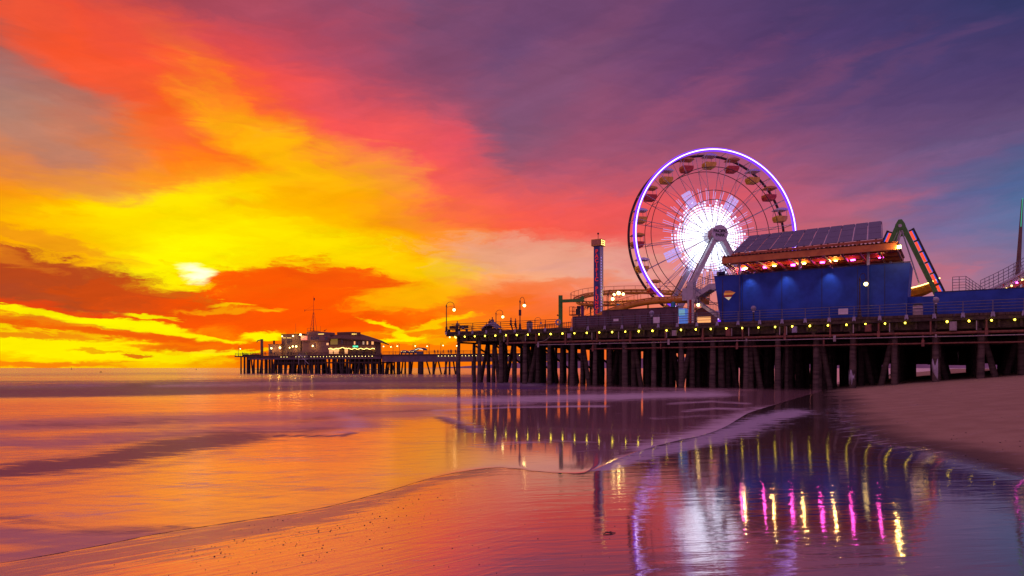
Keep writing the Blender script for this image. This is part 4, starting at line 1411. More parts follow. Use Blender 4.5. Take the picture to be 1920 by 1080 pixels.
q = MB(); N1.box(q, s0_, s1_, 2, 3, ZD - .01, ZD + 2.0); q.build('booth_body', mat('booth_blue_light_panel', (.2, .4, .8), .4, emit=(.05, .22, .75), power=.5), t)
q = MB(); N1.box(q, s0_, s1_, 1.98, 3, ZD + 1.35, ZD + 2.05)
q2 = MB(); N1.box(q2, s0_ + .02, s1_ - .02, 1.95, 1.998, ZD + 1.15, ZD + 1.85); q2.build('upper_window', mat('booth_pale_cyan_panel', (.3, .6, .7), .3, emit=(.12, .42, .5), power=.6), t)
q = MB(); q.prism([N1.P(s0_ - .1, 1.9, ZD + 2.25), N1.P(s1_ + .1, 1.9, ZD + 2.0), N1.P(s1_ + .1, 1.9, ZD + 2.06), N1.P(s0_ - .1, 1.9, ZD + 2.31)], E3(N1.nn) * 1.3); q.build('booth_roof', 'green', t)

# ------------------------------------------------------------------ blue hull-shaped wall and its canopy
nH = 2.6
hull = thing('blue_building', 'big deep blue ship shaped wall with slanted ends on the pier', 'building', tuple(N1.P(N1.s(1520, nH), nH, ZD)))
ZH = 13.35
a0, a1 = N1.s(1339, nH), N1.s(1707, nH)
b0, b1 = N1.s(1352, nH), N1.s(1698, nH)
q = MB(); q.prism([N1.P(b0, nH, ZD - .01), N1.P(b1, nH, ZD - .01), N1.P(a1, nH, ZH + .05), N1.P(a0, nH, ZH)], E3(N1.nn) * 5.5)
q.build('hull_wall', 'blue', hull)
q = MB()
for k in (.13, .36, .58, .765, .9):
    s_ = b0 + (b1 - b0) * k
    N1.box(q, s_ - .03, s_ + .03, nH - .025, nH - .002, ZD + .02, ZH - .1)
q.build('panel_seam', 'navy', hull)
q = MB(); q.beam(N1.P(a0 - .02, nH - .04, ZH + .06), N1.P(a1 + .02, nH - .04, ZH + .11), .1, .09); q.build('top_rim', 'navy', hull)
# water cannon and lamps standing on the left end of the wall
t = thing('deck_winch', 'small dark winch sitting on the left top corner of the blue wall', 'winch', tuple(N1.at(1352, 517, 4)))
s_ = N1.s(1352, 4)
q = MB(); N1.box(q, s_ - .5, s_ + .45, 3.7, 4.3, ZH + .05, ZH + .25); q.bar(N1.P(s_ - .35, 3.7, ZH + .5), N1.P(s_ + .3, 4.3, ZH + .55), .26, n=10); q.bar(N1.P(s_ + .4, 4, ZH), N1.P(s_ + .5, 4, ZH + 1.1), .05, n=6)
q.build('winch_drum', 'navy', t, True)
t = thing('low_blue_wall', 'long low dark blue wall running right past the ship shape', 'wall', tuple(N1.P(b1 + 5, 4, ZD)))
q = MB(); N1.box(q, b1 - .4, N1.s(1752, 4), 4, 4.4, ZD - .01, 9.9); N1.box(q, N1.s(1752, 4) + .003, S1 + 4, 4, 4.4, ZD - .01, 10.25); q.build('wall_panel', 'blue', t)
q = MB(); N1.box(q, N1.s(1752, 4), S1 + 4, 3.95, 4.45, 10.252, 10.33); q.build('coping', 'navy', t)

can = thing('solar_canopy', 'orange steel canopy carrying a row of tilted solar panels', 'canopy', tuple(N1.P(N1.s(1520, 2), 2, ZH)))
ZC = 15.25
c0, c1 = N1.s(1351, .6), N1.s(1683, .6)
NB = 13.2
# corrugated sheet
q = MB()
nsx = int((c1 - c0) / .1)
vs, fs = [], []
for i in range(nsx + 1):
    s_ = c0 + (c1 - c0) * i / nsx
    dz_ = .07 * math.sin(i * math.pi / 2 + .4)
    for n in (.6, NB):
        p = N1.P(s_, n, ZC + .12 + dz_); vs.append(tuple(p))
    for n in (NB, .6):
        p = N1.P(s_, n, ZC + .16 + dz_); vs.append(tuple(p))
for i in range(nsx):
    a = i * 4
    for k in range(4):
        fs.append((a + k, a + 4 + k, a + 4 + (k + 1) % 4, a + (k + 1) % 4))
q.add(vs, fs)
q.build('corrugated_roof', 'soffit', can)
q = MB()
N1.box(q, c0 + .1, c1 - .1, .75, .95, ZC - .62, ZC + .03)
N1.box(q, c0 + .1, c1 - .1, .68, 1.02, ZC - .69, ZC - .62)
q.build('front_beam', 'orange', can)
q = MB()
for n in (4.2, 7.6, 11.0, NB - .3):
    N1.box(q, c0 + .1, c1 - .1, n, n + .16, ZC - .35, ZC + .02)
N1.box(q, c0 + .1, c1 - .1, NB - .3, NB - .1, ZC - .75, ZC - .36)
q.build('purlin', 'orange', can)
q = MB()
for k in range(11):
    s_ = c0 + .15 + (c1 - c0 - .3) * k / 10
    N1.box(q, s_ - .08, s_ + .08, .95, NB - .3, ZC - .58, ZC - .36)
q.build('rafter', 'trackred', can)
q = MB()                                                        # lattice truss closing the left end
q.bar(N1.P(c0 + .1, .8, ZC - .65), N1.P(c0 + .1, NB, ZC - .75), .07, n=6); q.bar(N1.P(c0 + .1, 1.2, ZC - .65), N1.P(c0 + .1, NB, ZC - 1.5), .06, n=6)
for k in range(12):
    n_ = 1.5 + k * .95
    f = lambda n__: ZC - .65 - .85 * (n__ - 1.2) / (NB - 1.2)
    q.bar(N1.P(c0 + .1, n_, ZC - .68), N1.P(c0 + .1, n_ + .5, f(n_ + .5)), .035, n=5)
    q.bar(N1.P(c0 + .1, n_ + .5, f(n_ + .5)), N1.P(c0 + .1, n_ + .95, ZC - .7), .035, n=5)
q.build('end_truss', 'trackred', can)
for px, n, zb_ in ((1387, 2.35, ZD), (1500, 2.9, ZH), (1628, 2.35, ZD)):
    s_ = N1.s(px, n)
    zlow = zb_ if zb_ == ZD else ZH + .02
    q = MB(); N1.box(q, s_ - .13, s_ + .13, n - .12, n + .12, max(zlow, ZH + .02), ZC - .4); q.build('post', 'offwhite', can)
    if zb_ == ZD:
        q = MB(); N1.box(q, s_ - .07, s_ + .07, n - .1, n + .1, ZD - .01, ZH + .017); q.build('post_shaft', 'blue2', can)
for px in (1450, 1560, 1670, 1415):
    s_ = N1.s(px, 11.5)
    q = MB(); N1.box(q, s_ - .12, s_ + .12, 11.4, 11.64, ZD, ZC - .35); q.build('post', 'offwhite', can)
# solar panels
BL, BR, TL, TR = N1.at(1372, 475, 3), N1.at(1655, 447, 3), N1.at(1405, 443, 8), N1.at(1653, 415, 8)
up_n = (BR - BL).cross(TL - BL).normalized()
if up_n.z < 0: up_n = -up_n
NPn = 11
for i in range(NPn):
    g = .004
    u0, u1 = i / NPn + g, (i + 1) / NPn - g
    c = [BL.lerp(BR, u0), BL.lerp(BR, u1), TL.lerp(TR, u1), TL.lerp(TR, u0)]
    pn = MB().prism([p for p in c], up_n * .06).build('solar_panel', 'panel', can)
    q = MB()
    for k in range(1, 8):
        a_, b_ = c[0].lerp(c[1], k / 8), c[3].lerp(c[2], k / 8)
        q.beam(a_ + up_n * .066, b_ + up_n * .066, .018, .01, up_n)
    for k in (1, 2):
        a_, b_ = c[0].lerp(c[3], k / 3), c[1].lerp(c[2], k / 3)
        q.beam(a_ + up_n * .067, b_ + up_n * .067, .03, .011, up_n)
    o = q.build('cell_lines', 'panel', None); o.parent = pn; o.location = -Vector(can['base'])
    q = MB().beam(c[1] + (BR - BL).normalized() * .07 - up_n * .02, c[2] + (BR - BL).normalized() * .07 - up_n * .02, .07, .05, up_n)
    q.build('panel_frame_bar', 'panelframe' if i % 3 != 1 else 'panel', can)
q = MB()
q.beam(BL - up_n * .2, BR - up_n * .2, .2, .25)
q.beam(TL - up_n * .2, TR - up_n * .2, .2, .25)
for i in range(9):
    u = .04 + .92 * i / 8
    a_, b_ = BL.lerp(BR, u) - up_n * .2, TL.lerp(TR, u) - up_n * .2
    q.beam(a_, b_, .14, .14)
    f_ = a_.copy(); f_.z = ZC + .12
    q.beam(f_, a_, .12, .12)
    f2 = b_.copy(); f2.z = ZC + .12
    q.beam(f2, b_, .14, .14)
    if i % 2 == 0:
        q.beam(f_, BL.lerp(BR, min(u + .07, 1)) - up_n * .2, .08, .08)
        q.beam(f2 , a_, .09, .09)
q.build('panel_rack', 'trackred', can)

# lamps under the canopy
def flood(px, py, n, lens, label, w=.34, h=.2, group='lamps under the solar canopy', power=0, pc=(1, .6, .2)):
    p = N1.at(px, py, n)
    t = thing('flood_lamp', label, 'lamp', tuple(p), group)
    q = MB()
    d = E3(N1.nn)
    e = E3(N1.e)
    q.box(p + d * .16, e * w, d * .10, UP * h)
    q.bar(p + d * .2, p + d * .2 + UP * max(ZC - .1 - p.z, .3), .035, n=5)
    q.build('housing', 'rubber', t)
    q = MB().box(p, e * (w * .85), d * .05, UP * (h * .8)); q.build('lens', lens, t)
    if power:
        ld = bpy.data.lights.new('lamp_glow', 'POINT'); ld.energy = power; ld.color = pc; ld.shadow_soft_size = .25
        lo = bpy.data.objects.new('lamp_glow', ld); COL.objects.link(lo); lo.parent = t; lo.location = -d * .5 - UP * .25; ld.shadow_soft_size = .08
    return t
for i, (px, py) in enumerate([(1398, 501), (1452, 496), (1508, 491.5), (1567, 486)]):
    flood(px, py, 8, 'flood', ['warm flood lamp under the canopy by its left white post', 'warm flood lamp under the canopy between two magenta lamps on the left', 'warm flood lamp right of the middle white canopy post', 'warm flood lamp under the canopy between the middle and right posts'][i], .2, .27, power=95)
for i, (px, py) in enumerate([(1393, 505), (1435, 501), (1487, 497), (1542, 491.5), (1599, 487), (1652, 482)]):
    flood(px, py, 8, 'magenta', ['magenta lamp tucked beside the leftmost warm flood lamp', 'magenta lamp between the two leftmost warm flood lamps', 'magenta lamp just left of the middle white canopy post', 'magenta lamp right of the middle white canopy post', 'magenta lamp just left of the right white canopy post', 'magenta lamp at the right end of the canopy under an orange one'][i], .28, .13, power=45, pc=(1, .1, .6))
flood(1653, 477.5, 8, 'globe', 'small orange lamp above the rightmost magenta canopy lamp', .2, .1)
t = flood(1686, 463, 1.0, 'starlamp', 'bright yellow flood lamp on the right end of the orange canopy', .2, .2, None, power=120)
flood(1478, 482, 5, glow('red_lamp_lens', (1, .02, .02), 5.0), 'faint red lamp high under the canopy left of its middle post', .4, .08, power=120, pc=(1, .03, .02))
# downlights washing the blue wall
for i, px in enumerate((1402, 1471, 1553)):
    s_ = N1.s(px, 1.5)
    t = thing('wall_washer', ['downlight bracket at the top left of the blue wall', 'downlight bracket at the top of the blue wall left of its middle', 'downlight bracket at the top of the blue wall right of its middle'][i], 'lamp', tuple(N1.P(s_, 1.7, ZH + .12)), 'downlights on the blue wall')
    q = MB().bar(N1.P(s_, 2.6, ZH + .17), N1.P(s_, 1.75, ZH + .17), .03, n=6); N1.box(q, s_ - .12, s_ + .12, 1.6, 1.9, ZH + .08, ZH + .2); q.build('bracket', 'navy', t)
    ld = bpy.data.lights.new('downlight', 'SPOT'); ld.energy = 150; ld.color = (.55, .75, 1.0); ld.spot_size = R(80); ld.spot_blend = .9; ld.shadow_soft_size = .12
    lo = bpy.data.objects.new('downlight', ld); COL.objects.link(lo); lo.parent = t
    lo.location = (0, 0, -.08)
    lo.rotation_euler = (E3(N1.nn) * -.42 + UP).to_track_quat('Z', 'Y').to_euler()

# ------------------------------------------------------------------ swinging ship ride
nS = 24.0
t = thing('swing_ship', 'swinging ship ride with green legs edged in orange and blue lights', 'ride', tuple(N1.P(N1.s(1688, nS), nS, ZD)))
apx = N1.at(1688, 424, nS)
sL, sR = N1.s(1597, nS), N1.s(1786, nS)
for k, n in enumerate((nS, nS + 5)):
    ap = apx + E3(N1.nn) * (n - nS)
    q = MB(); q.prism([ap + E3(N1.e) * x + UP * z_ - E3(N1.nn) * .25 for x, z_ in [(-.75, -.5), (.75, -.5), (.55, .25), (.2, .85), (-.2, .85), (-.55, .25)]], E3(N1.nn) * .5)
    q.build('apex_plate', 'green', t)
    for sg, sf in ((-1, sL), (1, sR)):
        foot = N1.P(sf, n, ZD)
        hd = ap + E3(N1.e) * (sg * .45) - UP * .3
        d = (foot - hd).normalized()
        lg = MB().beam(hd, foot, .5, .62, up=E3(N1.nn)).build('leg', 'green', t)
        if k == 0:
            nrm = d.cross(E3(N1.nn)).normalized()
            if nrm.z < 0: nrm = -nrm
            q = MB().beam(hd + nrm * .85 + d * .5, foot + nrm * .85, .3, .16, up=E3(N1.nn))
            for j in range(9):
                L = (foot - hd).length
                a_ = hd + d * (L * (j + .4) / 9)
                q.beam(a_ + nrm * .3, a_ + nrm * .85, .3, .16, up=d)
            o = q.build('light_frame', 'rubber', None); o.parent = lg; o.location = -Vector(t['base'])
            L = (foot - hd).length
            for off, mm, nm in ((.45, 'led_orange', 'orange_strip'), (.68, 'led_blue', 'blue_strip')):
                q = MB()
                for j in range(9):
                    q.beam(hd + d * (L * (j + .5) / 9) + nrm * off - E3(N1.nn) * .2, hd + d * (L * (j + 1.3) / 9) + nrm * off - E3(N1.nn) * .2, .06, .30 if nm == 'orange_strip' else .12, up=nrm)
                o = q.build(nm, mm, None); o.parent = lg; o.location = -Vector(t['base'])
MB().bar(apx - E3(N1.nn) * .4, apx + E3(N1.nn) * 5.4, .22, n=12).build('axle', 'offwhite', t, True)
mid = apx + E3(N1.nn) * 2.5
q = MB()
for sg in (-1, 1):
    for kk in (-1, 1):
        q.bar(mid + E3(N1.nn) * kk * .9, mid + E3(N1.e) * (sg * 2.2) + E3(N1.nn) * kk * .9 - UP * 8.0, .09, n=6)
q.build('swing_arm', 'offwhite', t)
q = MB()
sec = []
for i in range(13):
    u = -1 + 2 * i / 12
    w = 1.25 * (1 - abs(u) ** 3) + .06
    zk = -9.6 + 1.5 * abs(u) ** 2.2
    zg = -8.2 + 1.3 * abs(u) ** 2
    c = mid + E3(N1.e) * (u * 4.4)
    sec.append([c + E3(N1.nn) * -w + UP * zg, c + E3(N1.nn) * -w * .6 + UP * (zk + .35), c + UP * zk, c + E3(N1.nn) * w * .6 + UP * (zk + .35), c + E3(N1.nn) * w + UP * zg])
vs = [p for r_ in sec for p in r_]
fs = [(i * 5 + k, i * 5 + 5 + k, i * 5 + 6 + k, i * 5 + 1 + k) for i in range(12) for k in range(4)] + [(i * 5 + 4, i * 5 + 9, i * 5 + 5, i * 5) for i in range(12)]
q.add(vs, fs)
q.build('boat', 'track', t)
q = MB()
for i in range(12):
    q.beam(sec[i][0] - E3(N1.nn) * .03, sec[i + 1][0] - E3(N1.nn) * .03, .12, .12)
q.build('gunwale_lights', 'bulb_far', t)

# lit mast at the right edge and the coaster lift hill
t = thing('ride_mast', 'slim grey ride mast edged with a green light at the far right', 'mast', tuple(N1.at(1906, 545, 22)))
a_, b_ = N1.at(1903, 556, 22), N1.at(1917, 374, 22)
a_.z = ZD
MB().tube([a_, a_.lerp(b_, .5), b_], [.35, .24, .11], 10).build('mast_pole', 'bwall2', t, True)
MB().tube([a_.lerp(b_, .78) - E3(N1.nn) * .26, b_ - E3(N1.nn) * .2 + UP * .1], .05, 6).build('green_light_strip', 'led_green', t, True)
q = MB()
for k in range(7):
    a = 2 * math.pi * k / 7
    h_ = a_.lerp(b_, .55)
    q.bar(h_, a_ + Vector((2.2 * math.cos(a), 2.2 * math.sin(a), .1)), .02, n=4)
q.build('guy_wire', 'greypipe', t)

lh = thing('lift_hill', 'coaster lift hill with railed walkway and pink lights beneath', 'roller coaster', tuple(N1.at(1860, 545, 9)))
p_ = [N1.at(1838, 552, 9), N1.at(1862, 541, 9), N1.at(1890, 527, 9), N1.at(1920, 510, 9), N1.at(1960, 487, 9), N1.at(2000, 464, 9)]
track(p_, lh, m='offwhite', rm='trackred', rr=.11, tie=.7)
q = MB()
for h in (.35, .7, 1.05, 1.4):
    q.tube([p + UP * h - E3(N1.nn) * .9 for p in p_], .03, 5)
for i in range(16):
    u = i / 15 * 4.99
    k = int(u); c = p_[k].lerp(p_[k + 1], u - k) - E3(N1.nn) * .9
    q.bar(c - UP * .1, c + UP * 1.4, .028, n=5)
q.build('walkway_rail', 'galv', lh)
q = MB()
for i in range(5):
    q.prism([p_[i] - E3(N1.nn) * 1.0 - UP * .12, p_[i + 1] - E3(N1.nn) * 1.0 - UP * .12, p_[i + 1] - E3(N1.nn) * 1.0 + UP * .1, p_[i] - E3(N1.nn) * 1.0 + UP * .1], E3(N1.nn) * .5)
q.build('walkway', 'offwhite', lh)
for i in range(11):
    u = .55 + i * .33
    k = int(u)
    if k > 4: break
    c = p_[k].lerp(p_[k + 1], u - k) - E3(N1.nn) * .7 - UP * .75
    MB().ball(c, .09, 7, 5).build('marker_lamp', ['magenta', 'bulb_far', 'bulb_far'][i % 3], lh, True)
q = MB()
q.beam(p_[1] - UP * 1.0, p_[4] - UP * 1.0, .3, .3)
q.build('lift_beam', 'trackred', lh)
q = MB()
for k in (2, 3, 4):
    f_ = p_[k].copy(); f_.z = ZD
    q.bar(f_, p_[k] - UP * .5, .16, n=8); q.bar(f_ + E3(N1.e) * 2.5, p_[k] - UP * .7, .09, n=6)
q.build('support_column', 'trackred', lh)
track([N1.at(1878, 548, 12), N1.at(1900, 543, 12), N1.at(1935, 537, 12), N1.at(1980, 530, 12)], lh, m='track', rm='track')
t = thing('stair_platform', 'pale railed stair platform at the foot of the lift hill', 'platform', tuple(N1.at(1798, 545, 8)))
s0_, s1_, s2_ = N1.s(1786, 8), N1.s(1811, 8), N1.s(1842, 8)
zf_ = N1.z(1798, 545, 8)
q = MB(); N1.box(q, s0_, s1_, 8, 10, zf_ - .2, zf_); q.build('floor_plate', 'offwhite', t)
q = MB()
for h in (.3, .6, .9, 1.2, 1.5):
    q.tube([N1.P(s0_, 10, zf_ + h), N1.P(s0_, 8, zf_ + h), N1.P(s1_, 8, zf_ + h), N1.P(s2_, 8, zf_ - 1.3 + h)], .028, 5)
for s_ in (s0_, (s0_ + s1_) / 2, s1_):
    q.bar(N1.P(s_, 8, zf_), N1.P(s_, 8, zf_ + 1.5), .035, n=5)
for i in range(1, 6):
    u = i / 5
    q.bar(N1.P(s1_ + (s2_ - s1_) * u, 8, zf_ - 1.3 * u), N1.P(s1_ + (s2_ - s1_) * u, 8, zf_ - 1.3 * u + 1.5), .028, n=5)
q.build('hand_rail', 'galv', t)
q = MB(); q.prism([N1.P(s1_, 8, zf_ - .2), N1.P(s2_, 8, zf_ - 1.5), N1.P(s2_, 8, zf_ - 1.25), N1.P(s1_, 8, zf_)], E3(N1.nn) * 1.2); q.build('stair_flight', 'offwhite', t)
q = MB()
for s_ in (s0_ + .2, s1_ - .2):
    q.bar(N1.P(s_, 9, ZD), N1.P(s_, 9, zf_ - .2), .1, n=8)
q.build('leg', 'offwhite', t)

# ------------------------------------------------------------------ the far pier end
X0, D0, X1, D1 = 443, 300.0, 1000, 240.0
N2 = Frame(((X0 - CX) / FPX * D0, D0), ((X1 - CX) / FPX * D1 - (X0 - CX) / FPX * D0, D1 - D0))
Z2 = 7.7
sP = N2.s(716, 0)                                # end of the wide platform
sE = N2.s(1075, 0)
random.seed(21)
far = thing('far_pier', 'distant pier end on many dark piles out over the sea', 'pier', tuple(N2.P(0, 0, 0)))
q = MB(); N2.box(q, -.6, sP, -.4, 32, 7.2, Z2); N2.box(q, sP, sE, -.2, 9, 7.2, Z2 - .003); q.build('deck', 'deck', far)
q = MB(); N2.box(q, 6.5, sP - .5, .3, .8, 6.0, 7.19); N2.box(q, sP, sE, 0, .35, 4.8, 7.19); N2.box(q, sP, sE, 8.4, 8.75, 4.8, 7.19); q.build('edge_girder', mat('mauve_girder', (.17, .11, .14), .8, scale=.4), far)
rows = [(1.0, 1.9), (5.5, 2.4), (11, 3.0), (17, 3.2), (24, 3.4), (30, 3.6)]
cnt = 0
deep = MB()
for ri, (n, st) in enumerate(rows):
    s = 1.8 if ri == 0 else 1.5 + ri * .7
    while s < sP:
        skip = (ri == 0 and s < 11 and int(s * 10) % 2)
        if s < 6 and ri > 1: s += st; continue
        a_ = random.choice([0, 0, 0, 0, 1.3, -1.3]) if s > 4 else 0
        r = random.uniform(.26, .42) if ri else random.uniform(.3, .5)
        mb = MB().tube([N2.P(s + a_, n, -1.2), N2.P(s + a_ * .5, n, 3), N2.P(s, n, 7.2)], [r * 1.15, r, r * .9], 7)
        if ri < 2 and cnt < 72:
            mb.build('pile', 'pile_dark', far, True); cnt += 1
        else:
            deep.add(mb.v, mb.f)
        s += st * random.uniform(.75, 1.25)
for px, w in ((747, 3.0), (768, 5), (790, 9), (813, 5), (836, 4), (843, 4), (857, 5), (886, 4), (915, 4), (945, 4), (980, 4)):
    for n in (.3, 7.5):
        s = N2.s(px, n)
        k = 1 if n < 1 else .8
        MB().tube([N2.P(s, n, -1.2), N2.P(s, n, 4.85)], w * .095 * k, 8).build('pile', 'pile_dark', far, True)
for px, dx in ((728, -7), (734, 8), (800, 8), (818, -6), (822, 7), (838, -6), (850, 5)):
    s = N2.s(px, 3); s2 = N2.s(px + dx, 3)
    MB().tube([N2.P(s2, 3, -1.2), N2.P(s, 3, 4.9)], .3, 7).build('raking_pile', 'pile_dark', far, True)
o = deep.build('inner_piles', 'pile_dark', far, True); o['kind'] = 'stuff'
q = MB()
for n in (1.0, 11):
    q.beam(N2.P(10, n, 1.8), N2.P(sP - 2, n, 1.8), .16, .16)
    q.beam(N2.P(24, n, 4.6), N2.P(sP - 2, n, 4.6), .22, .5)
q.beam(N2.P(12, .5, 6.2), N2.P(26, .5, 4.0), .14, .14)
N2.box(q, N2.s(508, 1), N2.s(600, 1), 3.2, 3.4, 3.6, 7.15)
N2.box(q, N2.s(640, 1), N2.s(700, 1), 6.2, 6.4, 4.0, 7.15)
q.build('bracing', 'beam', far)
railing(N2, -.4, sP - 2, -.2, Z2, 3.0, 'thin dark railing round the far pier platform', (.5, .85, 1.15), 'rustrail', 'bracket', plate=False, r=.05)
railing(N2, sP + .5, sE, -.1, Z2, 3.0, 'thin dark railing along the far pier walkway', (.5, .85, 1.15), 'rustrail', 'bracket', plate=False, r=.05)
light_string(N2, N2.s(527, -.35), 1.62, 30, -.35, 7.05, .11, 'row of small bulbs along the far pier platform edge', 'bulb_far', skip=(3, 4, 9), sag=.05)
light_string(N2, N2.s(822, -.35), 1.45, 26, -.35, 6.9, .105, 'row of small bulbs along the far pier walkway', 'bulb_far', sag=.05)

# big white building
B = thing('harbour_building', 'two storey grey building with wall lamps on the far pier', 'building', tuple(N2.P(N2.s(572, 4), 4, Z2)))
def fbox(px0, px1, n0, n1, py0, py1, m, name, parent, zb=None):
    s0_, s1_ = N2.s(px0, n0), N2.s(px1, n0)
    z0_ = N2.z((px0 + px1) / 2, py1, n0) if zb is None else zb
    z1_ = N2.z((px0 + px1) / 2, py0, n0)
    q = MB(); N2.box(q, s0_, s1_, n0, n1, z0_, z1_)
    return q.build(name, m, parent)
fbox(566, 617, 4, 16, 639, 663, 'bwall', 'lower_wall', B, Z2 - .01)
fbox(563, 618.5, 3.3, 16.5, 628.5, 639.2, 'bwall', 'upper_storey', B)
fbox(575, 597, 4.5, 15, 622, 628.6, 'bwall', 'roof_block', B)
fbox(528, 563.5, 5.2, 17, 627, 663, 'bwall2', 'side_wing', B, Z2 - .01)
fbox(527, 564, 5.0, 17.2, 626, 627.2, 'roof', 'parapet', B)
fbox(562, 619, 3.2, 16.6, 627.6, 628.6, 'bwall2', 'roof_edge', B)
for px in (583, 587, 591, 595, 609, 612):
    w = fbox(px, px + 3, 3.26, 3.29, 631, 637, 'glass', 'window', B)
fbox(564.5, 576, 3.24, 3.29, 630, 637.5, 'lit_screen', 'lit_window', B)
fbox(612, 616, 3.94, 3.99, 643, 647, 'lit_warm', 'lit_window', B)
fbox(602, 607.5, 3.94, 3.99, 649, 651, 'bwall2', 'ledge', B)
fbox(596.5, 607, 3.1, 3.18, 625.5, 627.2, 'lit_yellow', 'roof_light_strip', B)
fbox(530, 536, 5.14, 5.19, 633, 634, 'lit_yellow', 'light_strip', B)
fbox(538, 546, 5.14, 5.19, 633, 634, 'lit_yellow', 'light_strip', B)
for px in (539, 542, 545):
    fbox(px, px + 1.4, 5.14, 5.19, 636, 645, 'glass', 'window', B)
fbox(549, 556, 5.1, 5.19, 652, 663, 'bwall', 'door', B)
q = MB()
for i in range(12):
    s_ = N2.s(566 + i * 3.2, 4.6)
    q.bar(N2.P(s_, 4.6, N2.z(580, 628.6, 4.6)), N2.P(s_, 4.6, N2.z(580, 625.2, 4.6)), .04, n=4)
q.bar(N2.P(N2.s(558, 4.6), 4.6, N2.z(580, 625.2, 4.6)), N2.P(N2.s(602, 4.6), 4.6, N2.z(580, 625.2, 4.6)), .05, n=4)
q.build('roof_rail', 'rustrail', B)
# annexe
An = thing('annexe', 'low flat roofed annexe left of the far grey building', 'building', tuple(N2.P(N2.s(515, 4), 4, Z2)))
fbox(503.5, 527, 4, 13, 646, 663, 'bwall', 'wall', An, Z2 - .01)
fbox(502.5, 527.8, 3.7, 13.2, 645, 646.1, 'rust', 'roof', An)
fbox(512, 514, 8, 8.5, 638.5, 645.2, 'rustrail', 'chimney', An)
fbox(506, 510, 3.94, 3.99, 655, 663, 'glass', 'door', An)
# wall lamps
def wall_lamp(px, py, n, r, label, m='flood', power=0, post=False):
    p = N2.at(px, py, n)
    t = thing('wall_lamp', label, 'lamp', tuple(p), 'lamps on the far pier buildings')
    q = MB().bar(p + UP * r * 1.1, p + UP * r * 1.9, r * .9, r * .3, 8)
    if post:
        q.bar(N2.P(N2.s(px, n), n + .3, Z2), N2.P(N2.s(px, n), n + .3, p.z + r * 1.5), .07, n=6)
    else:
        q.bar(p + UP * r * 1.5, p + UP * r * 1.5 + E3(N2.nn) * .8, .05, n=5)
    q.build('fitting', 'rubber', t)
    MB().ball(p, r * 1.2, 9, 7).build('bulb', m, t, True)
    if power:
        ld = bpy.data.lights.new('lamp_glow', 'POINT'); ld.energy = power * .9; ld.color = (1, .55, .07); ld.shadow_soft_size = r
        lo = bpy.data.objects.new('lamp_glow', ld); COL.objects.link(lo); lo.parent = t; lo.location = E3(N2.nn) * -.9
    return t
for px, py, n, r, lab, pw, po in [
    (509, 653, 3.0, .28, 'bright lamp on the annexe wall at the far pier', 260, False),
    (525, 652, 3.0, .34, 'star bright lamp at the right corner of the far annexe', 420, False),
    (529, 630.5, 4.4, .2, 'small lamp on the upper left corner of the far side wing', 30, False),
    (549.5, 630, 4.4, .26, 'lamp high on the middle of the far side wing', 120, False),
    (563.5, 627.5, 2.6, .34, 'brightest lamp on the roof edge of the far grey building', 200, False),
    (549, 649.5, 3.6, .26, 'left of the paired lamps low on the far side wing', 120, False),
    (555.5, 649.5, 3.6, .3, 'right of the paired lamps low on the far side wing', 160, False),
    (543, 652, 2.4, .2, 'small post lamp before the far side wing', 60, True),
    (586.5, 648.5, 2.8, .26, 'post lamp washing the lower wall of the far grey building', 240, True),
    (701.5, 652.5, 4.5, .26, 'lamp at the right end of the restaurant awning', 60, False)]:
    wall_lamp(px, py, n, r, lab, 'globe', pw, po)
# lattice radio mast with yard arm and flag
Mt = thing('radio_mast', 'tall thin lattice mast with a cross arm on the far roof', 'mast', tuple(N2.P(N2.s(588, 9), 9, N2.z(588, 622, 9))))
n = 9
zb_ = N2.z(588, 621, n); zt = N2.z(588, 586, n); ztt = N2.z(588, 555, n)
sc_ = N2.s(588, n)
q = MB()
for dx, dn in ((-1.0, -1.0), (1.0, -1.0), (1.0, 1.0), (-1.0, 1.0)):
    q.bar(N2.P(sc_ + dx, n + dn, zb_), N2.P(sc_ + dx * .14, n + dn * .14, zt), .075, .05, 5)
for k in range(6):
    u0, u1 = k / 6, (k + 1) / 6
    w0, w1 = 1 - .86 * u0, 1 - .86 * u1
    za, zc = zb_ + (zt - zb_) * u0, zb_ + (zt - zb_) * u1
    q.bar(N2.P(sc_ - w0, n - w0, za), N2.P(sc_ + w1, n - w1, zc), .035, n=4)
    q.bar(N2.P(sc_ + w0, n - w0, za), N2.P(sc_ - w1, n - w1, zc), .035, n=4)
    q.bar(N2.P(sc_ - w0, n - w0, za), N2.P(sc_ + w0, n - w0, za), .035, n=4)
q.build('lattice', 'rustrail', Mt)
MB().tube([N2.P(sc_, n, zt - .3), N2.P(sc_, n, ztt)], [.09, .035], 6).build('pole', 'rustrail', Mt)
zy = N2.z(588, 581, n)
q = MB().bar(N2.P(N2.s(571, n), n, zy), N2.P(N2.s(604, n), n, zy), .05, n=5)
q.bar(N2.P(N2.s(571.5, n), n, zy - .5), N2.P(N2.s(571.5, n), n, zy + .3), .12, n=6)
q.bar(N2.P(N2.s(572, n), n, zy), N2.P(sc_, n, zt + 3), .02, n=4)
q.build('yard_arm', 'rustrail', Mt)
q = MB(); N2.box(q, sc_ - 1.9, sc_ + 1.9, n - 1.9, n + 1.9, zb_ - .02, zb_ + .12)
for dx in (-1.85, 0, 1.85):
    q.bar(N2.P(sc_ + dx, n - 1.85, zb_), N2.P(sc_ + dx, n - 1.85, zb_ + 1.2), .06, n=4)
q.bar(N2.P(sc_ - 1.85, n - 1.85, zb_ + 1.2), N2.P(sc_ + 1.85, n - 1.85, zb_ + 1.2), .06, n=4)
q.build('mast_platform', 'rustrail', Mt)
q = MB()
fz = N2.z(588, 563, n)
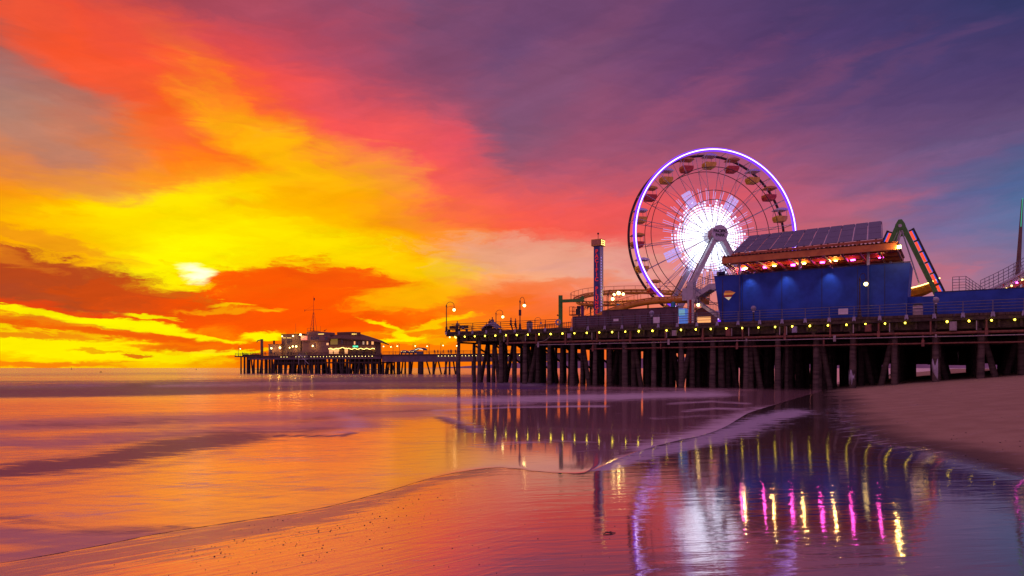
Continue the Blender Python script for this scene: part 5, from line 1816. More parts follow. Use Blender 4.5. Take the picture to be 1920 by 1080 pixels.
vs = [N2.P(sc_ + .05 + .12 * i, n + .1 * math.sin(i * 1.3), fz + j * 1.1 - .03 * i) for i in range(6) for j in (0, 1)]
q.add(vs, [(2 * i, 2 * i + 2, 2 * i + 3, 2 * i + 1) for i in range(5)])
q.build('pennant', 'cloth_red', Mt)
for px, pt, lab in ((554.5, 607, 'bare whip aerial on the left roof of the far building'), (601, 611, 'short aerial right of the lattice mast'), (609, 618, 'stubby bent aerial at the right roof end')):
    q = MB().bar(N2.P(N2.s(px, 9), 9, N2.z(px, 628.5, 9)), N2.at(px, pt, 9), .06, .035, 5)
    if px == 609:
        q.ball(N2.at(609, 620, 9), .4, 8, 6, (1, 1, .5)); q.bar(N2.at(606, 621, 9), N2.at(613, 617, 9), .06, n=5)
    tag(q.build('roof_aerial', 'rustrail'), lab, 'aerial')

# restaurant with the sweeping roof
Rs = thing('restaurant', 'brown restaurant with a sweeping roof and lit awning on the far pier', 'building', tuple(N2.P(N2.s(664, 3), 3, Z2)))
q = MB(); q.prism([Vector(p) for p in (N2.P(N2.s(618.7, 4), 4, Z2 - .01), N2.P(N2.s(703, 4), 4, Z2 - .01), N2.at(703, 640.5, 4), N2.at(668, 637, 4), N2.at(618.7, 635, 4))], E3(N2.nn) * 4)
q.build('wall', 'rwall', Rs)
zr = N2.z(660, 632, 3)
zr2 = N2.z(665, 623, 8)
def roof_pts(n0, pxs):
    return [N2.at(px, py, n0) for px, py in pxs]
q = MB()
f_ = [(613, 634.5), (636, 633.5), (668, 635.5), (702, 639), (720, 642)]
bk = [(625, 628.5), (640, 626.5), (672, 625), (690, 630), (716, 638.5)]
A0 = [N2.at(px, py, 2.2) for px, py in f_]
A1 = [N2.at(px, py, 6) for px, py in bk]
A2 = [p + E3(N2.nn) * 5 - UP * 1.4 for p in A1]
vs, fs = [], []
for r_ in (A0, A1, A2):
    vs += r_
for r_ in (A0, A1, A2):
    vs += [p - UP * .35 for p in r_]
for j in range(2):
    for i in range(4):
        a = j * 5 + i
        fs.append((a, a + 1, a + 6, a + 5)); fs.append((15 + a, 15 + a + 5, 15 + a + 6, 15 + a + 1))
for i in range(4):
    fs.append((i, 15 + i, 16 + i, i + 1)); fs.append((10 + i, 11 + i, 26 + i, 25 + i))
for j in range(2):
    fs.append((j * 5, j * 5 + 5, 15 + j * 5 + 5, 15 + j * 5)); fs.append((j * 5 + 4, 15 + j * 5 + 4, 15 + j * 5 + 9, j * 5 + 9))
q.add(vs, fs); rf = q.build('roof', 'roof', Rs)
fbox(632, 662, 5.2, 8, 622.5, 629, 'roof', 'roof_block', Rs)
fbox(655, 674, 4.4, 5.15, 623, 630, 'roof', 'roof_sign_box', Rs)
fbox(619.5, 633, 3.93, 3.98, 635, 646, mat('olive_lit_panel', (.25, .2, .08), .5, emit=(.45, .25, .03), power=.35), 'lit_wall_panel', Rs)
fbox(640, 643, 3.93, 3.98, 637, 644, 'glass', 'window', Rs)
for px, w, mm in ((663.5, 2.6, 'lit_warm'), (667.3, 2.2, 'glass'), (671.5, 3, 'glass'), (679.8, 3.2, mat('pale_lit_window', (.5, .4, .3), .4, emit=(.8, .5, .3), power=.5)), (687.5, 2.6, 'lit_warm'), (691, 2.4, 'glass'), (696.5, 4, 'lit_warm')):
    fr_ = fbox(px - .6, px + w + .6, 3.95, 3.985, 639.2, 646.8, 'beam', 'window_frame', Rs)
    o = fbox(px, px + w, 3.9, 3.945, 640, 646, mm, 'pane', None)
    o.parent = fr_; o.location = -Vector(Rs['base'])
# lit awning with garland
q = MB(); q.prism([N2.at(616, 652, 1.5), N2.at(704, 653, 1.5), N2.at(704, 648.5, 3.95), N2.at(616, 648, 3.95)], UP * .12)
q.build('awning', mat('ochre_awning', (.45, .25, .07), .8, scale=.8), Rs)
fbox(617, 636, 3.0, 3.05, 654, 660, 'lit_warm', 'lit_shop_front', Rs, Z2 + .6)
fbox(646, 652, 3.0, 3.05, 654, 660, 'lit_warm', 'lit_shop_front', Rs, Z2 + .6)
fbox(660, 680, 3.0, 3.05, 655, 660, 'rwall', 'shop_counter', Rs, Z2 + .3)
gar = thing('garland', 'garland of warm lights draped along the restaurant awning', 'string lights', tuple(N2.at(660, 653, 1.2)))
pts = [N2.at(616.5 + i * 1.45, 654.0 - .9 * math.sin(i * .8) - (1.6 if 12 < i < 24 else 0), 1.2) for i in range(60)]
MB().tube(pts, .03, 4).build('cable', 'rope', gar)
b0_ = None
for p in pts[::1]:
    if b0_ is None:
        b0_ = MB().ball(p, .13, 6, 5).build('bulb', 'bulb_far', gar, True); bp_ = p
    else:
        copy_tree(b0_, gar, loc=p - bp_)
# sign on the roof box: squiggled neon (unreadable from here), green neon under it
def squiggle(px0, px1, py, n, h, m, parent, name, seed):
    rr_ = random.Random(seed)
    q = MB()
    x = px0
    while x < px1:
        w = rr_.uniform(.9, 1.5)
        hh = h * rr_.uniform(.6, 1.0)
        q.tube([N2.at(x, py + hh * .5, n), N2.at(x + w * .2, py - hh * .5, n), N2.at(x + w * .6, py - hh * rr_.uniform(-.2, .4), n), N2.at(x + w * .8, py + hh * .4, n)], .07, 5)
        x += w + .35
    q.build(name, m, parent)
squiggle(660, 667.5, 626.3, 4.3, 3.0, 'lit_yellow', Rs, 'roof_sign_script', 1)
squiggle(662, 670.5, 649.6, 1.35, 3.0, 'neon_green', Rs, 'neon_sign_script', 2)
fbox(661, 671.5, 1.42, 1.5, 647.6, 651.6, mat('green_glow_backing', (.05, .3, .18), .5, emit=(.01, .4, .2), power=.6), 'neon_sign_panel', Rs)
q = MB()
for px in (640, 655, 672, 690):
    q.bar(N2.P(N2.s(px, 1.7), 1.7, Z2), N2.P(N2.s(px, 1.7), 1.7, N2.z(px, 652, 1.7)), .09, n=6)
q.build('awning_post', 'rwall', Rs)

# davit crane
Dv = thing('davit_crane', 'bent davit crane standing on the left of the far pier', 'crane', tuple(N2.P(N2.s(491, 5), 5, Z2)))
s_ = N2.s(491, 5); zt = N2.z(491, 638, 5)
q = MB(); N2.box(q, s_ - .4, s_ + .4, 4.6, 5.4, Z2, zt + .5); q.build('mast', 'bwall2', Dv)
q = MB(); q.tube([N2.P(s_ + .2, 5, zt), N2.P(s_ - 1.0, 5, zt + .1), N2.P(s_ - 2.4, 5, zt - .1), N2.P(s_ - 2.9, 5, zt - .6)], [.3, .24, .2, .17], 8); q.build('jib', 'bwall2', Dv, True)
q = MB(); q.bar(N2.P(s_ - 2.9, 5, zt - .6), N2.P(s_ - 2.95, 5, zt - 1.0), .12, n=6); q.build('hook_block', 'rubber', Dv)
# stairs and hoist gear at the platform edge
t = thing('boat_hoist', 'pale boat hoist frame with a slanting boom at the far pier edge', 'hoist', tuple(N2.at(575, 668, -.6)))
q = MB()
q.beam(N2.at(561, 664, -.6), N2.at(579, 683, -.6), .16, .16)
q.beam(N2.at(556, 667.5, -.6), N2.at(577, 667.5, -.6), .2, .2)
q.beam(N2.at(560, 674, -.6), N2.at(578, 673, -.6), .14, .14)
for px in (560, 572):
    q.bar(N2.at(px, 667, -.6), N2.at(px, 684, -.6), .08, n=5)
q.build('boom', 'offwhite', t)
t = thing('deck_locker', 'yellow lit metal locker by the hoist on the far pier', 'locker', tuple(N2.P(N2.s(567, 1), 1, Z2)))
fbox(558.5, 573, 1, 2, 659.5, 665, mat('locker_olive_paint', (.35, .3, .16), .5), 'body', t, Z2 - .01)
fbox(559, 572.5, .93, .99, 660.3, 661.0, 'yellow', 'lid_edge', t)
t = thing('planter_row', 'row of leafy shrubs in planters on the left far pier', 'planter', tuple(N2.P(N2.s(470, 2), 2, Z2)))
q = MB(); N2.box(q, N2.s(454, 2), N2.s(486, 2), 2, 3, Z2 - .01, Z2 + .5); q.build('planter_box', 'beam', t)
q = MB()
random.seed(8)
for i in range(900):
    c = random.choice([(458, 1.0), (463, .7), (473, 1.2), (478, .9), (484, .8)])
    p = N2.P(N2.s(c[0], 2.5) + random.gauss(0, .6), 2.5 + random.gauss(0, .35), Z2 + .5 + abs(random.gauss(0, .5)) * c[1])
    a = random.uniform(0, 6.28); d = Vector((math.cos(a), math.sin(a), random.uniform(-.3, .8))) * .2
    e_ = Vector((-math.sin(a), math.cos(a), .2)) * .09
    q.add([p - e_, p + e_, p + d], [(0, 1, 2)])
q.build('foliage', mat('dark_shrub_leaf', (.05, .05, .025), .7), t)

# walkway: lamp canopy, cart stalls
t = thing('domed_stall', 'domed canopy stall with white lights on the far walkway', 'stall', tuple(N2.P(N2.s(789, 3), 3, Z2)))
s_ = N2.s(789, 3)
q = MB()
prof = []
for k in range(11):
    a = math.pi * k / 10
    prof.append(N2.P(s_ - 2.2 * math.cos(a), 1.6, Z2 + 1.55 + 1.0 * math.sin(a)))
for k in range(10, -1, -1):
    a = math.pi * k / 10
    prof.append(N2.P(s_ - 1.95 * math.cos(a), 1.6, Z2 + 1.5 + .75 * math.sin(a)))
q.prism(prof, E3(N2.nn) * 2.6); q.build('dome_canopy', 'cloth_blue', t)
q = MB()
for dx in (-2.05, 2.05):
    for n in (1.7, 4.1):
        q.bar(N2.P(s_ + dx, n, Z2), N2.P(s_ + dx, n, Z2 + 1.6), .06, n=5)
q.build('post', 'rustrail', t)
q = MB()
for k in range(9):
    q.ball(N2.P(s_ - 1.6 + k * .4, 1.55, Z2 + 1.62 + .45 * math.sin(math.pi * (k + .5) / 9)), .1, 6, 5)
q.build('light_row', mat('white_stall_bulb', (.8, .8, .8), .4, emit=(1, .85, .6), power=3), t)
q = MB(); N2.box(q, s_ - 1.3, s_ + .9, 2, 3.4, Z2 - .01, Z2 + 1.1); q.build('counter', 'foil', t)
for i, (px, lab) in enumerate([(757, 'left of the two tarpaulin covered carts on the far walkway'), (772, 'right of the two tarpaulin covered carts on the far walkway')]):
    t = thing('covered_cart', lab, 'cart', tuple(N2.P(N2.s(px, 1), 1, Z2)), 'carts on the far walkway')
    s_ = N2.s(px, 1)
    q = MB()
    prof = [N2.P(s_ + dx, .9, Z2 + dz_) for dx, dz_ in ((-1.45, .35), (1.45, .35), (1.5, 1.0), (.9, 1.45 + .2 * i), (-.2, 1.6), (-1.2, 1.3), (-1.5, .9))]
    q.prism(prof, E3(N2.nn) * 1.6); q.build('tarpaulin', 'foil', t)
    q = MB()
    for dx in (-1, 1):
        q.bar(N2.P(s_ + dx, .88, Z2 + .28), N2.P(s_ + dx, 1.0, Z2 + .28), .28, n=12)
    q.build('wheel', 'rubber', t)
    q = MB()
    for k in range(4):
        q.ball(N2.P(s_ - 1 + k * .6, .86, Z2 + 1.1 + .1 * math.sin(k * 2)), .07, 6, 5)
    q.build('fairy_light', 'bulb_far', t)

# ------------------------------------------------------------------ lamp posts
def make_lamp(label, group, lit=True, box=False, side=1, hook=1.15, H=4.5, sc=1.0):
    t = thing('street_lamp', label, 'street lamp', (0, 0, 0), group)
    q = MB()
    q.tube([(0, 0, 0), (0, 0, .12), (0, 0, .2), (0, 0, .75), (0, 0, .85)], [.26, .26, .17, .15, .09], 10)
    q.build('base', 'lamp_iron', t, True)
    q = MB()
    q.tube([(0, 0, .85), (0, 0, H - .75), (0, 0, H - .72), (0, 0, H - .52), (0, 0, H - .48), (0, 0, H - .38)], [.075, .06, .1, .1, .06, .03], 8)
    if box:
        q.abox(-.18, .18, -.12, .12, H - 2.55, H - 1.75)
    q.build('pole', 'lamp_iron', t, True)
    pts = []
    for k in range(13):
        a = math.pi * (1 - k / 12)
        pts.append((side * (hook / 2 + hook / 2 * math.cos(a)), 0, H - .55 + .55 * math.sin(a)))
    pts[0] = (0, 0, H - .75)
    pts.append((side * hook, 0, H - .85))
    q = MB().tube(pts, .035, 6)
    q.tube([(0, 0, H - .95), (side * .25, 0, H - .72), (side * .5, 0, H - .66), (side * .8, 0, H - .72), (side * hook, 0, H - .72)], .018, 5)
    q.build('arm', 'lamp_iron', t, True)
    q = MB().tube([(side * hook, 0, H - .80), (side * hook, 0, H - .90), (side * hook, 0, H - 1.0)], [.06, .09, .17], 10)
    q.build('lamp_cap', 'lamp_iron', t, True)
    MB().ball((side * hook, 0, H - 1.16), .2, 12, 9).build('globe', 'globe' if lit else 'offwhite', t, True)
    t['base'] = (0, 0, 0)
    return t
def put_lamp(F, px, n, z, rot=0.0, scale=1.0, **k):
    t = make_lamp(**k)
    t.location = F.P(F.s(px, n), n, z)
    t.rotation_euler = (0, 0, rot)
    t.scale = (scale,) * 3
    return t
G1 = 'street lamps on the near pier'
put_lamp(N1, 837, .45, ZD, label='lit hook lamp on the seaward corner of the near pier', group=G1)
put_lamp(N1, 930, 16, ZD, label='lit hook lamp behind the two people and the tarpaulin heap', group=G1)
put_lamp(N1, 975, .45, ZD, label='tall lit hook lamp with a box on its post', group=G1, box=True, hook=.6)
put_lamp(N1, 1003, 34, ZD, label='unlit hook lamp behind the railing right of the bin', group=G1, lit=False)
put_lamp(N1, 1140, 1.0, ZD, label='lit hook lamp in front of the coaster and hoarding', group=G1, hook=.6, H=4.75)
put_lamp(N1, 1612, .5, ZD, rot=R(-62), label='yellow globe lamp post before the right of the blue wall', group=G1, H=4.6, hook=.7)
t = put_lamp(N1, 1305, 8.5, ZD, label='bright yellow star lamp post by the boarding stairs', group=G1, H=4.1, hook=.3)
# far pier lamps, all of one kind
G2 = 'street lamps on the far pier'
for px, n, side, lab in ((447, 1.5, 1, 'lone lamp at the very end of the far pier'), (493.5, 6, -1, 'lamp beside the davit crane on the far pier'), (715, 1, 1, 'lamp just right of the restaurant roof tip'),
                         (737, 7, -1, 'short lamp left of the covered carts'), (749, 1, -1, 'lamp post beside the left covered cart'), (774.5, 1, 1, 'lamp post between covered carts and domed stall'),
                         (805, 7, -1, 'lamp post just right of the domed stall'), (826.5, 1, 1, 'lamp post among the walkers on the far walkway'), (860.5, 7, -1, 'lamp post on the far walkway beside the first near pile')):
    put_lamp(N2, px, n, Z2, scale=.95, label=lab, group=G2, side=side, hook=.9)
# post with the striped pennant sign
t = thing('banner_post', 'slim post with a striped orange pennant sign before the blue wall', 'sign', tuple(N1.P(N1.s(1355, .6), .6, ZD)))
s_ = N1.s(1355, .6); zt = N1.z(1355, 524, .6)
MB().tube([N1.P(s_, .6, ZD), N1.P(s_, .6, ZD + .3), N1.P(s_, .6, ZD + .32), N1.P(s_, .6, zt)], [.13, .11, .06, .035], 8).build('post', 'lamp_iron', t, True)
e = E3(N1.e)
zz = [N1.z(1365, y, .6) for y in (545, 549, 553, 557, 563)]
def pen(poly, m, nm):
    MB().prism([N1.P(s_ + x, .57, z_) for x, z_ in poly], E3(N1.nn) * .06).build(nm, m, t)
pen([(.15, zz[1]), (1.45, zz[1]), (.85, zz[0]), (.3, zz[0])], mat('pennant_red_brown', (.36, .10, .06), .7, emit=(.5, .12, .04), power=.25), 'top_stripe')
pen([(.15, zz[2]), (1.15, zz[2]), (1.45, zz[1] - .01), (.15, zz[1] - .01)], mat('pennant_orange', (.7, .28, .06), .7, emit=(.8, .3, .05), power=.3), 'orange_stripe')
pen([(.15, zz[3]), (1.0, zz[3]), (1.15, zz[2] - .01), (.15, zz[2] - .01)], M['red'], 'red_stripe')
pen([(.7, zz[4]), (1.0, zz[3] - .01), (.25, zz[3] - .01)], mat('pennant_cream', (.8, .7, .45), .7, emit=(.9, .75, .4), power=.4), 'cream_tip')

# ------------------------------------------------------------------ coin telescopes, bins, small things on the deck
def telescope(px, lab, n=.1):
    s_ = N1.s(px, n)
    t = thing('coin_telescope', lab, 'telescope', tuple(N1.P(s_, n, ZD)), 'coin telescopes on the near pier')
    q = MB().tube([N1.P(s_, n, ZD), N1.P(s_, n, ZD + .12), N1.P(s_, n, ZD + .14), N1.P(s_, n, ZD + 1.1)], [.2, .18, .09, .08], 10); q.build('stand', 'rubber', t, True)
    q = MB().ball(N1.P(s_, n, ZD + 1.45), .3, 12, 8, (1, .8, 1)); 
    q.bar(N1.P(s_ - .12, n - .3, ZD + 1.5), N1.P(s_ - .12, n + .3, ZD + 1.45), .09, n=8); q.bar(N1.P(s_ + .12, n - .3, ZD + 1.5), N1.P(s_ + .12, n + .3, ZD + 1.45), .09, n=8)
    q.build('viewer_head', 'bracket', t, True)
    q = MB(); N1.box(q, s_ - .1, s_ + .1, n - .16, n + .1, ZD + 1.02, ZD + 1.2); q.build('coin_box', 'white', t)
telescope(1413, 'pale headed coin telescope before the left of the blue wall')
telescope(1755, 'pinkish headed coin telescope before the low blue wall')
telescope(1222, 'small coin telescope in front of the tall maroon hoarding')
def bin_(px, lab, m, w, h, n):
    s_ = N1.s(px, n)
    t = thing('litter_bin', lab, 'bin', tuple(N1.P(s_, n, ZD)), 'litter bins on the near pier')
    q = MB().tube([N1.P(s_, n, ZD), N1.P(s_, n, ZD + .06), N1.P(s_, n, ZD + h - .05), N1.P(s_, n, ZD + h)], [w * .92, w, w, w * .94], 16); q.build('bin_body', m, t, True)
    q = MB().tube([N1.P(s_, n, ZD + h + .003), N1.P(s_, n, ZD + h + .1), N1.P(s_, n, ZD + h + .2)], [w * 1.03, w * 1.0, w * .5], 16); q.build('bin_lid', 'rubber' if m != 'white' else 'offwhite', t, True)
    q = MB().tube([N1.P(s_, n, ZD + h * .62), N1.P(s_, n, ZD + h * .7)], [w * 1.02, w * 1.02], 16); q.build('band', 'rubber', t)
bin_(1721, 'white round litter bin before the low blue wall', mat('pinkish_white_bin', (.62, .52, .52), .6), .45, 1.0, .6)
bin_(993, 'grey litter bin by the railing right of the tall lamp', 'greypipe', .42, .95, .8)
# draped tarpaulin heap, benches
t = thing('tarpaulin_heap', 'big grey tarpaulin covered heap below the two leaning people', 'tarpaulin', tuple(N1.P(N1.s(922, 1), 1, ZD)))
q = MB()
nu, nv = 17, 9
s0_, s1_ = N1.s(907, .9), N1.s(938, .9)
vs, fs = [], []
for i in range(nu):
    for j in range(nv):
        u, v = i / (nu - 1), j / (nv - 1)
        s_ = s0_ + (s1_ - s0_) * u
        hgt_ = (1.05 * (math.sin(math.pi * min(max(u * .95 + .02, 0), 1)) ** .45)) * (math.sin(math.pi * (v * .9 + .05)) ** .4) + .12 * mnoise.noise(Vector((s_ * 1.3, v * 3, 2)))
        hgt_ += .25 * math.exp(-((u - .55) / .25) ** 2)
        vs.append(tuple(N1.P(s_, -.05 + 1.9 * v, ZD + max(hgt_, -.02))))
for i in range(nu - 1):
    for j in range(nv - 1):
        a = i * nv + j
        fs.append((a, a + 1, a + nv + 1, a + nv))
q.add(vs, fs); q.build('cover', 'foil', t, True)
q = MB(); N1.box(q, s0_ + .15, s1_ - .15, .1, 1.7, ZD - .01, ZD + .28); q.build('pallet', 'beam', t)
def bench(px, lab, n=1.0, rot=0):
    s_ = N1.s(px, n)
    t = thing('bench', lab, 'bench', tuple(N1.P(s_, n, ZD)), 'benches on the seaward deck')
    q = MB(); N1.box(q, s_ - .8, s_ + .8, n, n + .45, ZD + .42, ZD + .48); q.build('seat', 'beam', t)
    q = MB(); N1.box(q, s_ - .8, s_ + .8, n + .46, n + .52, ZD + .55, ZD + .95); q.build('backrest', 'beam', t)
    for d in (-.7, .7):
        q = MB(); N1.box(q, s_ + d - .05, s_ + d + .05, n, n + .5, ZD, ZD + .42); q.build('leg', 'rubber', t)
bench(847, 'bench right beside the corner lamp', 1.0)
bench(866, 'second bench from the corner lamp, holding a bag', 1.0)
t = thing('bag', 'pale bag lying on the second bench', 'bag', tuple(N1.P(N1.s(868, 1.2), 1.2, ZD + .48)))
MB().ball(N1.P(N1.s(868, 1.2), 1.2, ZD + .62), .26, 10, 7, (1, .6, .6)).build('bag_body', 'bracket', t, True)
p = N1.P(N1.s(868, 1.2), 1.2, ZD + .74)
MB().tube([p + e * -.15, p + e * -.1 + UP * .16, p + e * .1 + UP * .16, p + e * .15], .02, 5).build('handle', 'rubber', t, True)
t = thing('deck_fence', 'low picket fence enclosing the deck left of the green gantry', 'fence', tuple(N1.P(N1.s(1030, 6), 6, ZD)))
s0_, s1_ = N1.s(1008, 6), N1.s(1072, 6)
q = MB()
k = 0
s_ = s0_
while s_ < s1_:
    N1.box(q, s_ - .035, s_ + .035, 6, 6.06, ZD, ZD + .95 + .35 * (s_ - s0_) / (s1_ - s0_)); s_ += .28
q.build('pickets', 'rust', t)
q = MB()
for zz_ in (.25, .8):
    q.beam(N1.P(s0_, 5.95, ZD + zz_), N1.P(s1_, 5.95, ZD + zz_ + .35), .06, .08)
q.build('fence_rail', 'rust', t)
t = thing('life_ring', 'pale life ring box on the railing left of the hoarding', 'life ring', tuple(N1.P(N1.s(1046, -.1), -.1, ZD + .8)))
c = N1.P(N1.s(1046.5, -.4), -.4, ZD + .75)
MB().tube([c + E3(N1.e) * (.3 * math.cos(2 * math.pi * k / 16)) + UP * (.3 * math.sin(2 * math.pi * k / 16)) for k in range(16)], .1, 8, True).build('ring', 'bracket', t, True)
MB().tube([c + E3(N1.e) * (.42 * math.cos(2 * math.pi * k / 16)) + UP * (.42 * math.sin(2 * math.pi * k / 16)) for k in range(16)], .02, 5, True).build('rope', 'offwhite', t, True)

# ------------------------------------------------------------------ people
def skin_mesh(joints, bones, name, mname, root=0):
    me = bpy.data.meshes.new(name)
    me.from_pydata([j[:3] for j in joints], bones, [])
    o = bpy.data.objects.new(name, me)
    COL.objects.link(o)
    bm = bmesh.new(); bm.from_mesh(me)
    ly = bm.verts.layers.skin.verify()
    bm.verts.ensure_lookup_table()
    for v, j in zip(bm.verts, joints):
        v[ly].radius = (j[3], j[4] if len(j) > 4 else j[3])
        v[ly].use_root = (v.index == root)
    bm.to_mesh(me); bm.free()
    o.modifiers.new('skin', 'SKIN').use_smooth_shade = True
    sb = o.modifiers.new('sub', 'SUBSURF'); sb.levels = 1; sb.render_levels = 1
    dg = bpy.context.evaluated_depsgraph_get()
    m2 = bpy.data.meshes.new_from_object(o.evaluated_get(dg))
    bpy.data.objects.remove(o)
    m2.materials.clear(); m2.materials.append(M[mname])
    m2.polygons.foreach_set('use_smooth', [True] * len(m2.polygons))
    m2.name = name
    return m2
def person_meshes(pose):
    """joint table (x right, y back, z up) of a 1.72 m adult in one of three poses"""
    st = {'stand': (.0, .0, .0), 'walk': (.26, -.22, .0), 'lean': (.05, -.03, .22)}[pose]
    f, bk, ln = st
    J = [(0, 0, .93, .13, .11), (0, -ln * .3, 1.12, .12, .09), (0, -ln * .8, 1.36, .15, .10), (0, -ln, 1.48, .055), (0, -ln - .01, 1.56, .075, .09), (0, -ln - .02, 1.66, .075, .09),
         (-.17, -ln * .8, 1.40, .055), (-.21, -ln * .8 - f * .3 - ln * .6, 1.13, .042), (-.20, -ln - f * .5 - ln * 1.2, .90 + ln * .7, .032), (-.20, -ln - f * .5 - ln * 1.3, .82 + ln * .75, .034, .02),
         (.17, -ln * .8, 1.40, .055), (.21, -ln * .8 - bk * .3 - ln * .6, 1.13, .042), (.20, -ln - bk * .5 - ln * 1.2, .90 + ln * .7, .032), (.20, -ln - bk * .5 - ln * 1.3, .82 + ln * .75, .034, .02),
         (-.09, 0, .88, .085), (-.10, bk * .6, .48, .058), (-.10, bk, .09, .038), (-.10, bk - .15, .03, .036, .025),
         (.09, 0, .88, .085), (.10, f * -.45, .48, .058), (.10, -f, .09, .038), (.10, -f - .15, .03, .036, .025)]
    Bn = [(0, 1), (1, 2), (2, 3), (3, 4), (4, 5), (2, 6), (6, 7), (7, 8), (8, 9), (2, 10), (10, 11), (11, 12), (12, 13), (0, 14), (14, 15), (15, 16), (16, 17), (0, 18), (18, 19), (19, 20), (20, 21)]
    # fingers: a thumb at the side, four unequal fingers, slightly curled
    for base, sg in ((9, -1), (13, 1)):
        x, y, z_ = J[base][:3]
        for k, L in enumerate((.070, .080, .074, .058)):
            i0 = len(J)
            yy = y + (k - 1.5) * .019
            J += [(x, yy, z_ - .05, .009), (x - sg * .012, yy, z_ - .05 - L, .007)]
            Bn += [(base, i0), (i0, i0 + 1)]
        i0 = len(J)
        J += [(x - sg * .012, y - .035, z_ - .01, .010), (x - sg * .022, y - .045, z_ - .055, .008)]
        Bn += [(base, i0), (i0, i0 + 1)]
    g = .018
    def sub(idx, grow, cut=None):
        mp = {k: i for i, k in enumerate(idx)}
        jj = [tuple(J[k][:3]) + tuple(r + grow for r in J[k][3:]) for k in idx]
        return jj, [(mp[a], mp[b]) for a, b in Bn if a in mp and b in mp]
    body = (J, Bn)
    top = sub([0, 1, 2, 6, 7, 8, 10, 11, 12], g)
    leg = sub([0, 14, 15, 16, 18, 19, 20], g * .9)
    hj = [(0, -ln + .035, 1.60, .075, .06), (0, -ln + .01, 1.70, .088, .085), (0, -ln - .05, 1.735, .06, .05)]
    face = MB()
    yf = -ln - .105
    face.ball((0, yf, 1.605), .014, 6, 5, (1, 1.2, 1.4))
    for sx_ in (-.03, .03):
        face.ball((sx_, yf + .012, 1.635), .010, 6, 5)
    for sx_ in (-.082, .082):
        face.ball((sx_, -ln - .01, 1.615), .02, 6, 5, (.5, 1, 1.5))
    face.abox(-.02, .02, yf - .002, yf + .01, 1.568, 1.576)
    return body, top, leg, (hj, [(0, 1), (1, 2)]), face
PM = {}
def person(pose, loc, rz, label, top, leg, group, sc=1.0, hair='hair'):
    key = pose
    if key not in PM:
        b, tp, lg, hr, fc = person_meshes(pose)
        PM[key] = (skin_mesh(*b, 'person', 'skin'), skin_mesh(*tp, 'jacket', 'cloth_dark'), skin_mesh(*lg, 'trousers', 'cloth_dark'), skin_mesh(*hr, 'hair', 'hair'), fc)
    b, tp, lg, hr, fc = PM[key]
    o = bpy.data.objects.new('person', b); COL.objects.link(o)
    o.location = loc; o.rotation_euler = (0, 0, rz); o.scale = (sc,) * 3
    tag(o, label, 'person', group)
    for me, nm, mm in ((tp, 'jacket', top), (lg, 'trousers', leg), (hr, 'hair', hair)):
        m2 = me.copy(); m2.materials.clear(); m2.materials.append(M[mm])
        c = bpy.data.objects.new(nm, m2); COL.objects.link(c); c.parent = o
    c = fc.build('face_features', 'skin', None, True); c.parent = o
    return o
GP, GF = 'people on the near pier', 'people on the far pier'
def pn(px, n, pose, deg, lab, top, leg='cloth_dark', sc=1.0, dz_=0):
    person(pose, N1.P(N1.s(px, n), n, ZD + dz_), R(deg), lab, top, leg, GP, sc)
pn(958, 1.6, 'walk', 70, 'person in dark clothes walking left of a red topped companion', 'cloth_dark', sc=1.04)
pn(966.5, 1.6, 'walk', 70, 'shorter person in a dark red top walking by the tall lamp', 'cloth_red', sc=.97)
pn(917.5, 2.6, 'lean', 20, 'person in red standing left behind the tarpaulin heap', 'cloth_red', sc=1.0, dz_=.1)
pn(924, 2.6, 'lean', -15, 'person in grey with broad jacket behind the tarpaulin heap', 'cloth_grey', sc=1.14, dz_=.1)
pn(857.5, 1.9, 'stand', 160, 'person in grey standing between the two corner benches', 'cloth_grey', sc=.98)
def pf(px, n, pose, deg, lab, top, sc=1.0):
    person(pose, N2.P(N2.s(px, n), n, Z2), R(deg), lab, top, 'cloth_dark', GF, sc)
for px, pose, lab, c in ((821, 'stand', 'person in dark clothes left of the walkway lamp post', 'cloth_dark'), (831.5, 'walk', 'person in mid stride just right of the walkway lamp post', 'cloth_dark'),
                         (840.5, 'stand', 'thin person standing on the walkway left of a couple', 'cloth_blue'), (844.5, 'walk', 'left one of the couple on the walkway', 'cloth_dark'),
                         (846.5, 'stand', 'right one of the couple on the walkway', 'cloth_grey'), (854, 'stand', 'person at the walkway rail beside the first near pile', 'cloth_dark'),
                         (814.5, 'stand', 'person in red by the rail right of the domed stall', 'cloth_red')):
    pf(px, 2.5, pose, 60 if pose == 'walk' else 20, lab, c)
for px, n, c, lab in ((455, 1.0, 'cloth_dark', 'person at the far pier end nearest its lone lamp'), (489, .9, 'cloth_dark', 'person at the foot of the davit crane'), (497, .9, 'cloth_blue', 'person in blue right of the davit crane'),
                   (515, 1.0, 'cloth_grey', 'person in grey before the annexe wall'), (540, .9, 'cloth_grey', 'person before the side wing left of the locker'), (546, .9, 'cloth_dark', 'person in dark clothes next to the deck locker'),
                   (625, .6, 'cloth_dark', 'person at the left end of the restaurant front'), (636, .6, 'cloth_red', 'person in red before the restaurant front'), (653, .6, 'cloth_blue', 'person in blue below the garland'),
                   (668, .6, 'cloth_dark', 'person in dark clothes below the green neon'), (681, .6, 'cloth_grey', 'person in grey right of the green neon'), (697, .6, 'cloth_dark', 'person at the right end of the restaurant front')):
    pf(px, n, 'stand', random.uniform(0, 360), lab, c)

